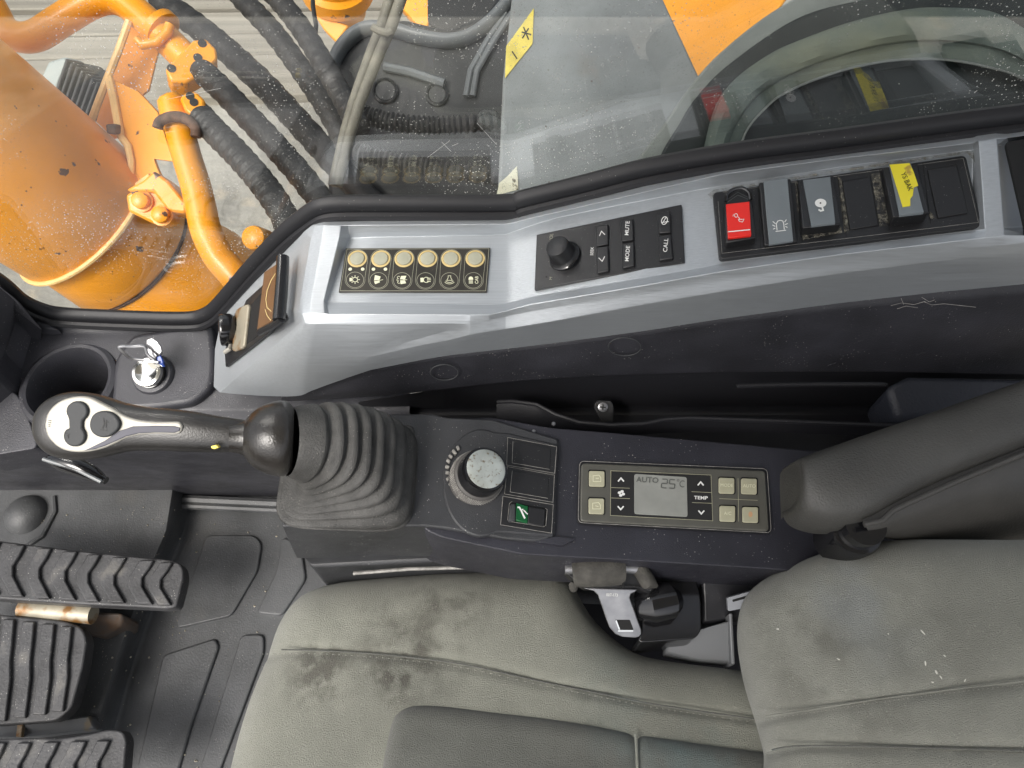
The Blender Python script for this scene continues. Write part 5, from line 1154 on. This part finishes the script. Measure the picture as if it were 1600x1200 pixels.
# orange boom parts at the top edge
F_o1 = Fr(PD(520, 20, 2.0), V((0, -.6, .8)))
ob = thing('boom_section', 'orange steel boom section seen at the top edge behind the hoses', 'boom part', PD(540, 30, 2.0))
lathe('round_housing', PD(525, -30, 2.0), V((.1, -.35, .9)), [(-.12, pxr(40, 2)), (-.04, pxr(48, 2)), (-.03, pxr(58, 2)), (.02, pxr(58, 2)), (.03, pxr(50, 2)), (.05, pxr(50, 2))], m_or, ob, seg=40)
slab('side_plate', F_o1, [(622, -30), (672, -30), (672, 30), (668, 42), (650, 38), (625, 10)], -.05, 0, m_or, ob, bevel=.004)
slab('pointed_rib', F_o1, [(490, 20), (545, 40), (526, 66), (505, 45)], -.06, -.02, m_or, ob, bevel=.004)
# black guard with grey rim
gd = thing('hose_guard', 'black moulded guard with curved grey rim behind the corrugated conduit', 'guard', PD(660, 120, 1.3))
F_g = Fr(PD(660, 120, 1.42), V((0, -.5, .85)))
slab('guard_body', F_g, [(510, 110), (560, 40), (630, 28), (700, 45), (760, 20), (800, -40), (840, -40), (840, 330), (512, 330)], -.08, 0, m_guard, gd, r=10, bevel=.01)
slab('guard_top', F_g, [(668, -60), (800, -60), (800, 30), (740, 42), (690, 48), (668, 36)], -.15, -.06, m_guard, gd, r=8)
rimp = [(508, 150), (516, 112), (535, 72), (568, 46), (610, 46), (655, 58), (700, 64), (735, 56), (768, 32), (800, -5)]
tube('guard_rim', [F_g.at(q.x, q.y, .012) for q in smooth_line(rimp, 50)], pxr(16, 1.4), m_grim, gd, seg=16, flat=.6)
tube('guard_ridge', [F_g.at(x, y, .01) for x, y in ((600, 104), (640, 112), (694, 130))], .009, m_grim, gd, seg=8)
for dx in (0, 10): tube('guard_rib', [F_g.at(x + dx, y, .012) for x, y in ((790, 20), (762, 62), (735, 110), (728, 150))], .006, m_grim, gd, seg=8)
for x, y, r in ((602, 142, 20), (683, 148, 18)):
    pg = lathe('round_plug', F_g.at(x, y, .004), F_g.N, [(-.01, pxr(r + 1, 1.4)), (.004, pxr(r, 1.4)), (.006, pxr(r - 3, 1.4)), (.002, pxr(r - 5, 1.4)), (.0015, 0)], m_guard, gd, seg=32)
# corrugated conduits
for lab, line, t, r in (('corrugated black conduit along the foot of the guard', [(560, 176), (600, 188), (660, 196), (720, 194), (800, 186)], 1.28, 13), ('corrugated black conduit lower down, seen through the mirrored switch panel', [(540, 232), (590, 246), (650, 258), (710, 268), (800, 280)], 1.22, 13)):
    pts = [PD(q.x, q.y, t) for q in smooth_line(line, 180)]
    tag(tube('corrugated_conduit', pts, pxr(r, t), m_hose, None, seg=16, rf=lambda i, th: 1 + .16 * math.sin(i * 1.05)), lab, 'conduit', 'corrugated conduits')
# pair of cables with a tie
cbp = thing('cable_pair', 'pair of grey cables tied together, crossing in front of the guard', 'cable', PD(590, 80, 1.15))
for dx, rr in ((0, 8), (20, 9)):
    tube('cable', [PD(x + dx * (1 - k * .1), y, 1.15) for k, (x, y) in enumerate(((618, -40), (608, 0), (596, 40), (580, 80), (566, 120), (552, 160), (538, 210), (520, 290)))], pxr(rr, 1.15), m_cable, cbp, seg=12)
tube('cable_tie', [PD(x, y, 1.12) for x, y in ((582, 42), (592, 48), (606, 52), (612, 48))], .006, m_cable, cbp, seg=8)
tube('thin_wire', [PD(x, y, 1.3) for x, y in ((488, -30), (489, 10), (494, 40), (492, 62))], .004, m_ink, cbp, seg=8)
# grey cover panel, stickers, orange plate
F_c = Fr(PD(900, 150, 1.0), V((0, -.45, .89)))
cp_ = thing('cover_panel', 'light grey steel cover panel standing outside the window', 'panel', F_c.at(900, 250))
slab('sheet', F_c, [(806, -60), (1010, -60), (1098, 130), (1060, 345), (776, 345), (786, 120)], -.012, 0, m_gpanel, cp_, bevel=.004)
st1 = tag(slab('warning_sticker', F_c, [(834, 13), (832, 68), (789, 122), (791, 72)], .0008, .0018, m_stick, None, bevel=0), 'yellow warning sticker with black mark on the grey cover panel', 'sticker')
strokes('mark', F_c, [[(818, 42), (826, 62)], [(826, 44), (816, 60)], [(815, 50), (830, 54)], [(800, 80), (808, 92)]], 2.2, m_ink, st1, h=.0022)
st2 = tag(slab('torn_sticker', F_c, [(808, 259), (810, 296), (776, 305), (780, 286), (792, 276)], .0008, .0018, m_torn, None, bevel=0), 'torn cream sticker remnant low on the grey cover panel by the seal', 'sticker')
F_op = Fr(PD(1090, 50, 1.35), V((-.1, -.5, .85)))
op = tag(slab('orange_plate', F_op, [(990, -40), (1255, -40), (1200, 40), (1130, 140), (1092, 165), (1090, 128)], -.02, 0, m_or, None, bevel=.003), 'flat orange steel plate between the grey panel and the arched guard', 'plate')
# arched guard on the right
ar = thing('arched_guard', 'dark arched guard with dusty green moulding outside the right of the window', 'guard', PD(1350, 180, .9))
F_a = Fr(PD(1330, 150, .95), V((.05, -.5, .86)))
o_out = [(960, 320), (995, 252), (1040, 190), (1087, 123), (1139, 70), (1216, 12), (1300, -28), (1420, -55), (1600, -60), (1760, -40)]
so = [(q.x, q.y) for q in smooth_line(o_out, 60)]
slab('outer_band', F_a, so + [(1760, 400), (960, 400)], -.03, 0, m_archg, ar, bevel=.003)
o_in = [(1000, 330), (1031, 246), (1060, 196), (1088, 152), (1139, 100), (1241, 30), (1330, 2), (1430, -12), (1600, -8), (1760, 20)]
slab('dark_panel', F_a, [(q.x, q.y) for q in smooth_line(o_in, 60)] + [(1760, 400), (1000, 400)], -.02, .004, m_arch, ar, bevel=.003)
d_out = [(1085, 330), (1098, 240), (1118, 165), (1150, 122), (1200, 86), (1241, 66), (1330, 34), (1421, 14), (1490, 12), (1549, 18), (1600, 44), (1700, 110)]
inn = [(1150, 330), (1159, 222), (1200, 165), (1241, 138), (1300, 115), (1344, 103), (1400, 94), (1472, 93), (1540, 104), (1600, 124), (1700, 190)]
do_, in_ = smooth_line(d_out, 70), smooth_line(inn, 70)
rows = []
for v, h in ((0, .002), (0, .018), (.06, .030), (.25, .036), (.5, .037), (.62, .033), (.66, .026), (.85, .024), (1, .020), (1, .004)):
    rows.append([F_a.at(lerp(p.x, q.x, v), lerp(p.y, q.y, v), h + .0022 * math.sin(k * .55 + v * 9) * (1 if 0 < v < .65 else 0)) for k, (p, q) in enumerate(zip(do_, in_))])
grid('dusty_moulding', rows, m_archd, ar)
slab('inner_panel', F_a, [(q.x, q.y) for q in in_] + [(1700, 400), (1150, 400)], -.01, .008, m_arch, ar, bevel=.002)
tube('moulding_edge', [F_a.at(q.x, q.y, .021) for q in in_], .0016, m_archg, ar, seg=6)
